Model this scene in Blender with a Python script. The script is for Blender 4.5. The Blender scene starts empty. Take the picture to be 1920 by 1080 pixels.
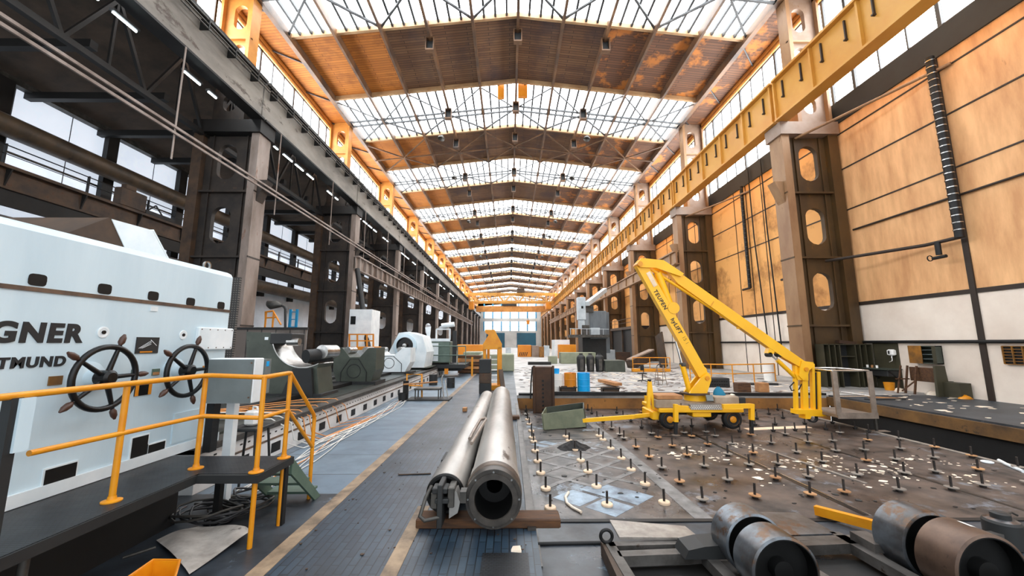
import bpy, math, random
from mathutils import Vector, Matrix
random.seed(7)
C = bpy.context.scene.collection
PI = math.pi
# ---------------------------------------------------------------- photo geometry: sight lines of the camera met with real planes
CF, CH = 720.0, 2.2
CP, CY = math.atan(103/720.0), math.atan(5/720.0)
def sight(x, y):
    a, b = (x-960)/CF, (540-y)/CF
    v = (a, math.cos(CP)-b*math.sin(CP), math.sin(CP)+b*math.cos(CP))
    return Vector((v[0]*math.cos(CY)+v[1]*math.sin(CY), -v[0]*math.sin(CY)+v[1]*math.cos(CY), v[2]))
def PZ(x, y, z):
    d = sight(x, y); return d*((z-CH)/d.z)+Vector((0, 0, CH))
def PX(x, y, X):
    d = sight(x, y); return d*(X/d.x)+Vector((0, 0, CH))
def PY(x, y, Y):
    d = sight(x, y); return d*(Y/d.y)+Vector((0, 0, CH))
# ---------------------------------------------------------------- mesh builder
class MB:
    def __init__(s): s.v = []; s.f = []; s.sm = []
    def add(s, vs, fs, smooth=False):
        b = len(s.v); s.v.extend([tuple(v) for v in vs])
        for f in fs: s.f.append(tuple(b+i for i in f)); s.sm.append(smooth)
        return s
    def box(s, x0, x1, y0, y1, z0, z1):
        return s.add([(x0,y0,z0),(x1,y0,z0),(x1,y1,z0),(x0,y1,z0),(x0,y0,z1),(x1,y0,z1),(x1,y1,z1),(x0,y1,z1)],
              [(3,2,1,0),(4,5,6,7),(0,1,5,4),(1,2,6,5),(2,3,7,6),(3,0,4,7)])
    def cbox(s, x0, x1, y0, y1, z0, z1, c=0.02):
        # box with chamfered edges
        def lp(z, d): return [(x0+c-d+0,y0+d*0+c*0,z)]
        vs=[]; 
        for (z, i) in ((z0, c), (z0+c, 0), (z1-c, 0), (z1, c)):
            a0,a1,b0,b1 = x0+i, x1-i, y0+i, y1-i
            vs += [(a0+c,b0,z),(a1-c,b0,z),(a1,b0+c,z),(a1,b1-c,z),(a1-c,b1,z),(a0+c,b1,z),(a0,b1-c,z),(a0,b0+c,z)]
        fs=[tuple(range(7,-1,-1)), tuple(range(24,32))]
        for r in range(3):
            for k in range(8):
                fs.append((r*8+k, r*8+(k+1)%8, (r+1)*8+(k+1)%8, (r+1)*8+k))
        return s.add(vs, fs)
    def bar(s, p0, p1, w, h, up=(0,0,1)):
        p0, p1 = Vector(p0), Vector(p1); d = (p1-p0)
        if d.length < 1e-6: return s
        d.normalize(); u = Vector(up)
        if abs(d.dot(u)) > .98: u = Vector((0,1,0))
        sd = d.cross(u).normalized(); u = sd.cross(d).normalized()
        a, b = sd*(w/2), u*(h/2)
        vs = [p0-a-b, p0+a-b, p0+a+b, p0-a+b, p1-a-b, p1+a-b, p1+a+b, p1-a+b]
        return s.add(vs, [(0,1,2,3),(7,6,5,4),(1,0,4,5),(2,1,5,6),(3,2,6,7),(0,3,7,4)])
    def tube(s, pts, r, n=10, caps=True, rs=None):
        pts = [Vector(p) for p in pts]; m = len(pts)
        ts = []
        for i in range(m):
            a = pts[i]-pts[i-1] if i > 0 else pts[1]-pts[0]
            b = pts[i+1]-pts[i] if i < m-1 else a
            t = a.normalized()+b.normalized()
            ts.append(t.normalized() if t.length > 1e-6 else a.normalized())
        u = Vector((0,0,1)) if abs(ts[0].z) < .9 else Vector((1,0,0))
        vs = []; rings = []
        for i in range(m):
            u = (u-ts[i]*u.dot(ts[i])); u.normalize(); w = ts[i].cross(u)
            rr = rs[i] if rs else r
            # miter
            k = 1.0
            if 0 < i < m-1:
                cth = (pts[i]-pts[i-1]).normalized().dot(ts[i]); k = 1/max(.6, cth)
            ring = [pts[i]+(u*math.cos(2*PI*j/n)+w*math.sin(2*PI*j/n))*rr*(1 if k==1 else (k+1)/2) for j in range(n)]
            rings.append(ring); vs += ring
        fs = [(i*n+j, i*n+(j+1)%n, (i+1)*n+(j+1)%n, (i+1)*n+j) for i in range(m-1) for j in range(n)]
        s.add(vs, fs, True)
        if caps:
            s.add(rings[0], [tuple(range(n-1,-1,-1))]); s.add(rings[-1], [tuple(range(n))])
        return s
    def cyl(s, p0, p1, r, n=24, r1=None, caps=True):
        return s.tube([p0, p1], r, n, caps, rs=[r, r if r1 is None else r1])
    def lathe(s, prof, o, axis=(0,0,1), n=32, smooth=True):
        # prof: (radius, height) pairs along axis; duplicated points keep creases flat
        o = Vector(o); ax = Vector(axis).normalized()
        u = Vector((1,0,0)) if abs(ax.x) < .9 else Vector((0,1,0))
        u = (u-ax*u.dot(ax)).normalized(); w = ax.cross(u)
        for k in range(len(prof)-1):
            (r0,h0),(r1,h1) = prof[k], prof[k+1]
            a = [o+ax*h0+(u*math.cos(2*PI*j/n)+w*math.sin(2*PI*j/n))*r0 for j in range(n)]
            b = [o+ax*h1+(u*math.cos(2*PI*j/n)+w*math.sin(2*PI*j/n))*r1 for j in range(n)]
            s.add(a+b, [(j,(j+1)%n,n+(j+1)%n,n+j) for j in range(n)], smooth and abs(h1-h0) > 1e-5)
        return s
    def prism(s, poly, ext):
        poly = [Vector(p) for p in poly]; e = Vector(ext); n = len(poly)
        s.add(poly+[p+e for p in poly], [tuple(range(n-1,-1,-1)), tuple(range(n,2*n))]+[(i,(i+1)%n,n+(i+1)%n,n+i) for i in range(n)])
        return s
    def quad(s, a, b, c, d): return s.add([a,b,c,d], [(0,1,2,3)])
    def oval_cell(s, xa, xb, za, zb, xc, zc, a, b, y0, y1, n=28):
        # plate in the X-Z plane with one upright stadium-shaped hole through it
        an = sorted(set([2*PI*k/n for k in range(n)]+[math.atan2(z-zc, x-xc) % (2*PI) for x in (xa,xb) for z in (za,zb)]))
        ov, rc = [], []
        for t in an:
            c, q = math.cos(t), math.sin(t); k = max(0, b-a)
            tt = a/abs(c) if abs(c) > 1e-9 else 1e9
            if tt*abs(q) > k: tt = k*abs(q)+math.sqrt(max(0, a*a-(k*c)**2))
            ov.append((xc+tt*c, zc+tt*q))
            r = min((xb-xc)/c if c > 1e-9 else ((xa-xc)/c if c < -1e-9 else 1e9), (zb-zc)/q if q > 1e-9 else ((za-zc)/q if q < -1e-9 else 1e9))
            rc.append((xc+r*c, zc+r*q))
        m = len(an)
        F = [(x,y0,z) for x,z in ov]+[(x,y0,z) for x,z in rc]; B = [(x,y1,z) for x,z in ov]+[(x,y1,z) for x,z in rc]
        s.add(F, [(m+i,m+(i+1)%m,(i+1)%m,i) for i in range(m)]); s.add(B, [(i,(i+1)%m,m+(i+1)%m,m+i) for i in range(m)])
        s.add([(x,y0,z) for x,z in ov]+[(x,y1,z) for x,z in ov], [(i,(i+1)%m,m+(i+1)%m,m+i) for i in range(m)], True)
        s.add([(x,y0,z) for x,z in rc]+[(x,y1,z) for x,z in rc], [(m+i,m+(i+1)%m,(i+1)%m,i) for i in range(m)])
        return s
    def build(s, name, mat, parent=None, o=None):
        org = Vector(o) if o is not None else (ORG.get(parent.name, Vector((0,0,0))) if parent is not None else Vector((0,0,0)))
        me = bpy.data.meshes.new(name)
        me.from_pydata([(v[0]-org.x, v[1]-org.y, v[2]-org.z) for v in s.v], [], s.f)
        me.polygons.foreach_set('use_smooth', s.sm)
        me.materials.append(mat); me.update()
        ob = bpy.data.objects.new(name, me); C.objects.link(ob)
        if parent is not None: ob.parent = parent
        else: ob.location = org
        ORG[ob.name] = org
        return ob
ORG = {}
def tag(o, label=None, cat=None, group=None, kind=None):
    if label: o['label'] = label
    if cat: o['category'] = cat
    if group: o['group'] = group
    if kind: o['kind'] = kind
    return o
def thing(name, loc, label, cat, group=None, kind=None):
    o = bpy.data.objects.new(name, None); C.objects.link(o); o.empty_display_size = .2
    o.location = loc; ORG[o.name] = Vector(loc)
    return tag(o, label, cat, group, kind)
KIDS = None
def copy_tree(o, loc, label=None, rotz=None):
    global KIDS
    r = o.copy(); C.objects.link(r); r.location = loc
    if rotz is not None: r.rotation_euler = (0,0,rotz)
    if label: r['label'] = label
    for ch in list(o.children):
        c = ch.copy(); C.objects.link(c); c.parent = r
        for g in list(ch.children):
            d = g.copy(); C.objects.link(d); d.parent = c
    return r
ORD = ['first','second','third','fourth','fifth','sixth','seventh','eighth','ninth','tenth','eleventh','twelfth','thirteenth','fourteenth']
# ---------------------------------------------------------------- materials
def mat(name, col, col2=None, rough=.6, metal=0.0,  scale=3.0, detail=6, bump=0.0, rust=None, rust_amt=.0, rscale=6, stretch=(1,1,1), lo=.35, hi=.65, spec=.5, rvar=0):
    m = bpy.data.materials.new(name); m.use_nodes = True
    N = m.node_tree.nodes; L = m.node_tree.links; b = N['Principled BSDF']
    b.inputs['Roughness'].default_value = rough; b.inputs['Metallic'].default_value = metal
    b.inputs['Specular IOR Level'].default_value = spec
    if col2 is None and rust is None:
        b.inputs['Base Color'].default_value = (*col, 1); return m
    g = N.new('ShaderNodeNewGeometry'); mp = N.new('ShaderNodeMapping'); mp.inputs['Scale'].default_value = stretch
    L.new(g.outputs['Position'], mp.inputs['Vector'])
    n = N.new('ShaderNodeTexNoise'); n.inputs['Scale'].default_value = scale; n.inputs['Detail'].default_value = detail; n.inputs['Roughness'].default_value = .62
    L.new(mp.outputs[0], n.inputs['Vector'])
    r = N.new('ShaderNodeValToRGB'); r.color_ramp.elements[0].position = lo; r.color_ramp.elements[1].position = hi
    c2 = col2 or col
    r.color_ramp.elements[0].color = (*c2, 1); r.color_ramp.elements[1].color = (*col, 1)
    L.new(n.outputs['Fac'], r.inputs['Fac']); out = r.outputs['Color']
    if rust:
        n2 = N.new('ShaderNodeTexNoise'); n2.inputs['Scale'].default_value = rscale; n2.inputs['Detail'].default_value = 8; n2.inputs['Roughness'].default_value = .7
        L.new(mp.outputs[0], n2.inputs['Vector'])
        r2 = N.new('ShaderNodeValToRGB'); r2.color_ramp.elements[0].position = .72-rust_amt; r2.color_ramp.elements[1].position = .78-rust_amt
        L.new(n2.outputs['Fac'], r2.inputs['Fac'])
        mx = N.new('ShaderNodeMix'); mx.data_type = 'RGBA'; mx.inputs['B'].default_value = (*rust, 1)
        L.new(r2.outputs['Color'], mx.inputs['Factor']); L.new(out, mx.inputs['A']); out = mx.outputs['Result']
    L.new(out, b.inputs['Base Color'])
    if rvar:
        n3 = N.new('ShaderNodeTexNoise'); n3.inputs['Scale'].default_value = .7; n3.inputs['Detail'].default_value = 7; L.new(g.outputs['Position'], n3.inputs['Vector'])
        q = N.new('ShaderNodeMapRange'); q.inputs['From Min'].default_value = .35; q.inputs['From Max'].default_value = .65; q.inputs['To Min'].default_value = rough-rvar; q.inputs['To Max'].default_value = rough+rvar
        L.new(n3.outputs['Fac'], q.inputs['Value']); L.new(q.outputs[0], b.inputs['Roughness'])
    if bump:
        bp = N.new('ShaderNodeBump'); bp.inputs['Strength'].default_value = bump; bp.inputs['Distance'].default_value = .02
        L.new(n.outputs['Fac'], bp.inputs['Height']); L.new(bp.outputs[0], b.inputs['Normal'])
    return m
def emit(name, col, st):
    m = bpy.data.materials.new(name); m.use_nodes = True; N = m.node_tree.nodes
    b = N['Principled BSDF']; b.inputs['Base Color'].default_value = (.8,.8,.8,1); b.inputs['Roughness'].default_value = .4
    b.inputs['Emission Color'].default_value = (*col,1); b.inputs['Emission Strength'].default_value = st
    return m
def pattern(name, kind, c1, c2, cm, sx, sy, mortar, rough=.5, plane='xy', dirt=None, dscale=.6, dlo=.4, dhi=.7, bump=.3, spec=.5, offset=.5):
    # brick / plank / panel grid laid on world position
    m = bpy.data.materials.new(name); m.use_nodes = True
    N = m.node_tree.nodes; L = m.node_tree.links; b = N['Principled BSDF']; b.inputs['Roughness'].default_value = rough
    b.inputs['Specular IOR Level'].default_value = spec
    g = N.new('ShaderNodeNewGeometry'); sp = N.new('ShaderNodeSeparateXYZ'); cb = N.new('ShaderNodeCombineXYZ')
    L.new(g.outputs['Position'], sp.inputs[0])
    ia, ib = {'xy':('X','Y'),'yx':('Y','X'),'yz':('Y','Z'),'xz':('X','Z')}[plane]
    L.new(sp.outputs[ia], cb.inputs['X']); L.new(sp.outputs[ib], cb.inputs['Y'])
    t = N.new('ShaderNodeTexBrick'); L.new(cb.outputs[0], t.inputs['Vector'])
    t.inputs['Scale'].default_value = 1.0; t.inputs['Brick Width'].default_value = sx; t.inputs['Row Height'].default_value = sy
    t.inputs['Mortar Size'].default_value = mortar; t.inputs['Mortar Smooth'].default_value = .2; t.offset = offset
    t.inputs['Color1'].default_value = (*c1,1); t.inputs['Color2'].default_value = (*c2,1); t.inputs['Mortar'].default_value = (*cm,1)
    out = t.outputs['Color']
    n = N.new('ShaderNodeTexNoise'); n.inputs['Scale'].default_value = dscale; n.inputs['Detail'].default_value = 8; n.inputs['Roughness'].default_value = .65
    L.new(g.outputs['Position'], n.inputs['Vector'])
    if dirt:
        r = N.new('ShaderNodeValToRGB'); r.color_ramp.elements[0].position = dlo; r.color_ramp.elements[1].position = dhi
        L.new(n.outputs['Fac'], r.inputs['Fac'])
        mx = N.new('ShaderNodeMix'); mx.data_type = 'RGBA'; mx.inputs['B'].default_value = (*dirt,1)
        L.new(r.outputs['Color'], mx.inputs['Factor']); L.new(out, mx.inputs['A']); out = mx.outputs['Result']
    L.new(out, b.inputs['Base Color'])
    rr = N.new('ShaderNodeMapRange'); rr.inputs['To Min'].default_value = rough-.13; rr.inputs['To Max'].default_value = rough+.17
    L.new(n.outputs['Fac'], rr.inputs['Value']); L.new(rr.outputs[0], b.inputs['Roughness'])
    if bump:
        bp = N.new('ShaderNodeBump'); bp.inputs['Strength'].default_value = bump; bp.inputs['Distance'].default_value = .01; bp.invert = True
        L.new(t.outputs['Fac'], bp.inputs['Height']); L.new(bp.outputs[0], b.inputs['Normal'])
    return m
def lin(r, g, b):
    f = lambda c: (c/255/12.92 if c/255 <= .04045 else ((c/255+.055)/1.055)**2.4)
    return (f(r), f(g), f(b))
RUST = lin(96,58,30); DARK = lin(30,30,31)
M = {}
M['sky_glass'] = emit('skylight_glass', (.93,.97,1.0), 4.6)
M['clear_glass'] = emit('daylit_window_glass', (.95,.98,1.0), 5.0)
M['frost'] = mat('frosted_sheet', lin(225,232,240), lin(190,200,212), .5, 0, .4, 6)
M['platform'] = mat('dark_platform_floor', lin(62,68,74), lin(40,44,48), .5, 0, .9, 8, .05, lin(84,90,96), .1, 2)
M['gap_glow'] = emit('bright_gap_glow', (.8,.95,1.0), 8)  # glow standing in for daylight through gaps in the walkway
M['aisle'] = pattern('aisle_block_paving','brick', lin(84,100,114), lin(62,76,90), lin(34,38,42), .30, .085, .006, .36, 'yx', lin(44,50,56), .9, .45, .75, .35)
M['plates'] = pattern('floor_plates','brick', lin(128,142,152), lin(108,122,134), lin(50,50,50), 2.2, 1.15, .012, .38, 'xy', lin(84,92,98), .8, .45, .8, .2, .5, .0)
M['floor_dark'] = mat('oily_floor', lin(84,92,100), lin(36,38,42), .4, 0, 1.6, 12, .2, lin(150,170,184), .10, 2.2, lo=.36, hi=.66, rvar=.18)  # bluish gloss put into the colour as blue-grey patches
M['floor_far'] = mat('dusty_floor', lin(206,204,200), lin(120,118,116), .5, 0, .55, 9, .08, lin(90,84,78), .1, 1.6, lo=.3, hi=.62)
M['field'] = mat('clamping_field_iron', lin(136,120,110), lin(50,46,45), .42, 0, 1.7, 12, .25, lin(150,160,172), .13, 1.1, lo=.34, hi=.64, rvar=.2)  # bluish highlights painted into the iron as pale patches
M['field_grey'] = mat('oily_grey_plate', lin(128,118,110), lin(50,50,52), .38, 0, 1.9, 12, .25, lin(176,190,200), .14, 1.4, lo=.36, hi=.62, rvar=.2)
M['tan_strip'] = mat('worn_tan_strip', lin(178,152,122), lin(110,92,74), .6, 0, 3, 8, 0, lin(60,52,46), .08, 9)
M['pale_strip'] = mat('pale_grey_joint', lin(160,158,156), lin(100,98,96), .6, 0, 2.5, 8)
M['dark'] = mat('black_steel', lin(34,34,35), lin(24,24,25), .55, .2, 2)
M['pit'] = mat('pit_wall', lin(40,38,36), lin(22,22,22), .7, 0, 1)
M['col_left'] = mat('shade_brown_steel', lin(70,62,55), lin(40,37,35), .55, .1, 1.1, 8, 0, lin(96,72,54), .1, 2.5)  # shade on the left columns put into this dark brown
M['flange_left'] = mat('lit_grey_flange', lin(158,148,142), lin(112,98,88), .5, .1, 1.0, 8, 0, lin(120,82,58), .1, 2, (1,1,.3))  # light falling on the left inner flanges put into this paler grey
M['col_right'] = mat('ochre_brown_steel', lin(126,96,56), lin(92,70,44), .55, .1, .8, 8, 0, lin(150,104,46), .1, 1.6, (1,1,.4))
M['flange_right'] = mat('lit_tan_flange', lin(200,160,116), lin(164,122,84), .5, .05, .8, 8, 0, lin(140,92,48), .1, 1.6, (1,1,.35))  # lit inner faces of the right columns painted as a lighter tan
M['upper_orange'] = mat('orange_painted_steel', lin(232,168,84), lin(196,130,58), .5, .05, .6, 6, 0, lin(150,96,44), .06, 2)
M['upper_grey'] = mat('grey_pink_steel', lin(196,178,164), lin(164,136,112), .5, .05, .6, 6, 0, lin(160,104,56), .08, 2)
M['girder_yellow'] = mat('crane_girder_yellow', lin(244,184,84), lin(230,160,64), .45, .05, .35, 6, 0, lin(180,120,52), .03, 1.3)
M['girder_grey'] = mat('crane_girder_grey', lin(134,132,128), lin(90,88,84), .5, .15, .6, 8, 0, lin(72,64,58), .12, 1.4, (1,.4,1))
M['steel_dark'] = mat('dark_structural_steel', lin(52,50,48), lin(36,35,34), .55, .2, 1.2, 6)
M['steel_brown'] = mat('brown_rusty_steel', lin(104,78,56), lin(64,50,40), .6, .1, 1.5, 8, 0, RUST, .12, 3)
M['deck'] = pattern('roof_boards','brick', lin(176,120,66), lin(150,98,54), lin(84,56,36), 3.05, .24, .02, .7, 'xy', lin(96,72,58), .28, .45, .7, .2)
M['deck_left'] = pattern('roof_boards_warm_lit','brick', lin(226,150,62), lin(206,132,50), lin(140,84,30), 3.05, .24, .02, .7, 'xy', lin(150,92,40), .5, .5, .72, .2)  # warm light on the left boards put into their orange
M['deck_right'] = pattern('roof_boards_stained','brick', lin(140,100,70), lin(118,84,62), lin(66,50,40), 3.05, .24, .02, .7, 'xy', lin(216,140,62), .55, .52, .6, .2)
M['aisle_deck'] = mat('side_aisle_deck', lin(62,54,48), lin(44,40,37), .7, 0, .8)
M['purlin'] = mat('purlin_steel', lin(150,108,72), lin(84,68,58), .5, .1, .7, 6)
M['tan_beam'] = mat('tan_edge_beam', lin(226,188,140), lin(196,150,104), .55, 0, .8)
M['bar_dark'] = mat('glazing_bar', lin(72,74,76), None, .5, .2)
M['ochre_wall'] = pattern('ochre_wall_panels','brick', lin(236,176,104), lin(222,160,92), lin(100,70,42), 40, 2.02, .0, .65, 'yz', lin(150,98,48), .5, .52, .72, 0)
M['ochre_dark'] = mat('stained_ochre_wall', lin(244,190,134), lin(204,148,98), .65, 0, 1.3, 10, 0, lin(160,112,66), .05, 1.6, (1,1,.22))
M['white_wall'] = mat('whitewashed_wall', lin(246,238,228), lin(226,214,202), .6, 0, .4, 8, 0, lin(196,168,140), .04, 1.0)
M['joint'] = mat('dark_panel_joint', lin(64,48,36), None, .6)
M['band_dark'] = mat('shade_blue_lintel_band', lin(52,60,64), lin(40,44,47), .6, 0, .8)  # bluish cast of the shadow put into the dark band's colour
M['left_wall'] = mat('pale_blue_wall', lin(222,230,238), lin(184,194,206), .55, 0, .35, 8, 0, lin(140,142,148), .08, .8)
M['duct'] = mat('brown_duct', lin(120,98,74), lin(76,64,52), .5, .2, 1.2, 6, 0, lin(60,48,38), .1, 3)
M['white_paint'] = mat('machine_white', lin(216,228,234), lin(192,208,217), .38, 0, .8, 9, 0, lin(176,172,164), .045, 2.0, (1,1,.18))
M['white_edge'] = mat('machine_white_trim', lin(232,238,240), lin(210,220,224), .4, 0, 1.5)
M['seam_rust'] = mat('rusty_seam', lin(110,84,64), lin(60,50,44), .6, 0, 5)
M['black'] = mat('black_enamel', lin(26,27,29), None, .35, .3)
M['letters'] = mat('black_lettering', lin(28,29,31), None, .6)
M['wood_grip'] = mat('dark_wood_grip', lin(70,44,32), None, .4)
M['yellow'] = mat('safety_yellow', lin(244,170,22), lin(232,150,12), .42, 0, 4, 6, 0, lin(84,56,34), .03, 14)
M['lift_yellow'] = mat('lift_yellow', lin(252,196,24), lin(246,184,14), .38, 0, 1.2, 6)
M['tread'] = pattern('tread_plate','brick', lin(64,66,70), lin(54,56,60), lin(30,31,33), .05, .03, .006, .42, 'xy', lin(104,110,118), 2.2, .6, .8, .5)
M['cab_grey'] = mat('grey_green_cabinet', lin(150,160,160), lin(128,138,138), .5, .1, 1.6, 8, 0, lin(70,64,58), .03, 7)
M['cab_white'] = mat('cabinet_white', lin(232,238,240), lin(214,222,226), .45, 0, 2)
M['green_dark'] = mat('dark_olive_machine', lin(74,80,70), lin(56,62,54), .5, .1, 1.6, 8, 0, lin(40,42,38), .08, 5)
M['green_mid'] = mat('grey_green_machine', lin(120,140,128), lin(92,112,102), .5, .1, 1.5)
M['sage'] = mat('sage_green_paint', lin(170,176,148), lin(146,152,126), .5, 0, .8)
M['stair_green'] = mat('stair_green', lin(104,128,110), lin(84,106,92), .5, 0, 2)
M['bed_white'] = mat('bed_side_white', lin(226,228,228), lin(196,196,194), .5, 0, 1.0, 8, 0, lin(130,110,92), .05, 3)
M['bed_top'] = mat('machined_way', lin(120,126,120), lin(84,90,86), .28, .6, 1.2)
M['steel_bright'] = mat('bright_steel', lin(196,196,194), lin(140,138,134), .25, .9, 3)
M['pipe'] = mat('machined_shaft_steel', lin(206,202,196), lin(128,122,116), .36, .55, 1.0, 9, .03, lin(96,84,74), .1, 2.0, (1,.3,1), .3, .62)
M['pipe_ring'] = mat('rusty_end_ring', lin(104,90,78), lin(66,56,50), .5, .4, 5)
M['bore'] = mat('dark_bore', lin(40,40,40), lin(26,26,26), .5, .3, 4)
M['timber'] = mat('old_timber', lin(132,86,46), lin(84,56,36), .75, 0, 3, 8, .1, None, 0, 6, (1,6,6))
M['rust_brown'] = mat('rust_brown_box_column', lin(104,66,36), lin(68,44,28), .65, .1, 1.2, 8, .05, lin(44,32,24), .1, 3)
M['cast_grey'] = mat('cast_grey', lin(110,106,100), lin(70,68,64), .5, .4, 3)
M['roller_blue'] = mat('worn_blue_grey_steel', lin(128,136,144), lin(84,80,78), .3, .7, 2.6, 9, 0, lin(110,86,68), .18, 2.2)
M['roller_brown'] = mat('worn_brown_steel', lin(122,98,82), lin(84,66,56), .36, .5, 2.2, 8, 0, lin(60,48,42), .1, 4)
M['frame_steel'] = mat('worn_frame_steel', lin(116,112,108), lin(70,66,62), .45, .4, 2.5, 8, 0, lin(58,44,34), .12, 5)
M['pad_white'] = mat('white_plastic_disc', lin(240,214,184), lin(220,190,158), .5, 0, 4)
M['pad_rust'] = mat('rusty_washer_plate', lin(206,160,112), lin(150,104,68), .5, .1, 5)
M['pad_grey'] = mat('grey_washer_plate', lin(196,188,178), lin(150,142,134), .4, .3, 5)
M['bolt'] = mat('dark_anchor_bolt', lin(72,66,62), lin(44,40,38), .45, .5, 8)
M['blue'] = mat('bright_blue_drum', lin(10,170,236), lin(6,150,220), .4, 0, 1.5)
M['orange'] = mat('orange_paint', lin(240,158,30), lin(224,138,20), .45, 0, .8)
M['white_drum'] = mat('white_drum', lin(240,238,232), None, .45)
M['grey_machine'] = mat('grey_blue_machine', lin(150,160,166), lin(110,118,124), .5, .1, .6, 8, 0, lin(80,84,88), .1, 1.2, (1,1,.3))
M['grey_light'] = mat('pale_grey_machine', lin(196,204,208), lin(168,178,184), .5, .1, 1)
M['charcoal'] = mat('charcoal', lin(52,54,54), lin(38,39,40), .6, 0, 1.5)
M['concrete'] = mat('concrete_block', lin(200,182,160), lin(168,148,126), .75, 0, 2, 8, .05)
M['wood_light'] = mat('light_timber', lin(206,150,96), lin(172,116,70), .7, 0, 3, 8, .05)
M['rubber'] = mat('black_rubber', lin(30,30,30), None, .7)
M['paper'] = mat('paper_scrap', lin(240,226,208), lin(220,200,176), .7, 0, 3)
M['sheet'] = mat('soiled_white_sheet', lin(216,210,202), lin(150,142,134), .7, 0, 2.2, 8, 0, lin(96,88,80), .06, 3)
M['alu'] = mat('grey_aluminium', lin(176,160,146), lin(140,126,114), .4, .4, 3)
M['chrome'] = mat('bright_tube', lin(226,226,222), None, .22, .9)
M['cable_white'] = mat('white_cable', lin(216,214,208), None, .5)
M['cable_orange'] = mat('orange_cable', lin(214,140,72), None, .5)
M['cable_dark'] = mat('dark_cable', lin(44,44,46), None, .45)
M['fence'] = pattern('dark_corrugated_panel','brick', lin(92,82,76), lin(80,72,66), lin(34,30,28), .62, 30, .03, .6, 'xz', lin(110,104,100), .9, .55, .75, .4)
M['mesh_grey'] = pattern('punched_grey_panel','brick', lin(104,98,92), lin(92,88,84), lin(40,38,36), .08, .08, .025, .6, 'xz', None, 1, bump=.5, offset=0)
M['teal'] = mat('dark_teal_gate', lin(34,88,108), lin(24,68,86), .5, 0, .1)
M['end_wall'] = mat('grey_end_wall', lin(196,196,192), lin(160,160,158), .6, 0, .1)
M['blue_steel'] = mat('blue_ladder_paint', lin(20,130,176), None, .5)
M['teal_cloth'] = mat('teal_cloth', lin(20,110,140), None, .8)
M['olive_wall'] = mat('olive_wall_paint', lin(104,98,70), lin(86,80,58), .6, 0, 1.2)
M['porcelain'] = mat('white_enamel', lin(244,242,238), None, .25)
M['rust_door'] = mat('orange_rust_door', lin(196,130,40), lin(130,92,44), .55, 0, 2.5)
M['end_glass'] = emit('far_window_glass', (.9,.96,1.0), 1.3)
M['edge_brown'] = mat('ochre_brown_edge', lin(190,130,62), lin(110,78,46), .6, 0, .5, 8, 0, lin(70,52,40), .1, 2)
M['chequer'] = pattern('bright_chequer_plate','brick', lin(240,234,226), lin(220,214,206), lin(130,126,120), .07, .045, .012, .4, 'xz', None, 1, bump=.5)
M['edge_dark'] = mat('dull_ochre_channel', lin(128,92,48), lin(72,54,36), .6, 0, .9, 9, 0, lin(52,42,34), .12, 1.5)
M['olive_box'] = mat('grey_olive_box_paint', lin(122,126,102), lin(100,106,86), .5, 0, 2.5, 8, 0, lin(70,66,54), .05, 6)
M['blue_plate'] = mat('light_blue_grey_plate', lin(150,172,190), lin(84,96,108), .35, 0, 3, 10, .1, lin(40,42,46), .1, 7)
M['ring_dark'] = mat('dark_worn_ring', lin(76,70,64), lin(48,45,42), .45, .3, 6)
M['clot'] = mat('black_soot_heap', lin(30,28,28), lin(20,20,20), .8, 0, 6)
def tone(names, f, g=None, b=None):
    # adjusts the paint colours of a material (r, g, b factors)
    k = (f, f if g is None else g, f if b is None else b)
    for nm in names.split():
        for n in M[nm].node_tree.nodes:
            def sc_(v): return tuple(min(1, v[i]*k[i]) for i in range(3))+(1,)
            if n.type == 'VALTORGB' and any(l.to_socket.name in ('A','Base Color') for l in n.outputs[0].links):
                for e in n.color_ramp.elements: e.color = sc_(e.color)
            elif n.type == 'TEX_BRICK':
                for s in ('Color1','Color2','Mortar'): n.inputs[s].default_value = sc_(n.inputs[s].default_value)
            elif n.type == 'MIX': n.inputs['B'].default_value = sc_(n.inputs['B'].default_value)
            elif n.type == 'BSDF_PRINCIPLED' and not n.inputs['Base Color'].is_linked: n.inputs['Base Color'].default_value = sc_(n.inputs['Base Color'].default_value)
tone('aisle', .36,.46,.52); tone('plates', .78,.84,.9); tone('floor_dark', .55,.58,.62); tone('field', .46,.435,.425); tone('field_grey', .55,.56,.58)
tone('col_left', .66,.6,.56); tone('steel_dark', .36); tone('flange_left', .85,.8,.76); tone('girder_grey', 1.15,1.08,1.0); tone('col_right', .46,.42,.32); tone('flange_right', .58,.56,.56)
tone('upper_orange', .72,.66,.6); tone('upper_grey', .55,.52,.5); tone('girder_yellow', .66,.64,.6); tone('tan_beam', .6)
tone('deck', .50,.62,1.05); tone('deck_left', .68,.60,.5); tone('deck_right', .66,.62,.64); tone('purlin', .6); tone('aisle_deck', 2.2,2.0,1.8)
tone('tread', .3,.33,.36); tone('dark black pit rubber charcoal', .5); tone('bore', .22); tone('steel_brown', .6); tone('duct', .55); tone('timber rust_brown', .5)
tone('green_dark', .9); tone('fence', 1.3); tone('green_mid stair_green', .75); tone('bed_top', .5); tone('frame_steel', .8); tone('roller_blue roller_brown', .85); tone('floor_far', .72)
tone('ochre_wall', 1.0,.97,.92); tone('concrete wood_light alu', .75); tone('yellow orange', .8,.74,.7); tone('lift_yellow', .95,.9,.8); tone('cab_grey', .6); tone('pipe', .8); tone('tan_strip', .8); tone('pale_strip pad_grey', .7)
tone('white_wall', 1.0,.95,.9); tone('sage', .7); tone('joint', .5); tone('band_dark', .45); tone('cast_grey', .6); tone('white_paint', .92,.98,1.0); tone('olive_wall', .4); tone('rust_door', .6); tone('grey_machine', .6)
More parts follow.
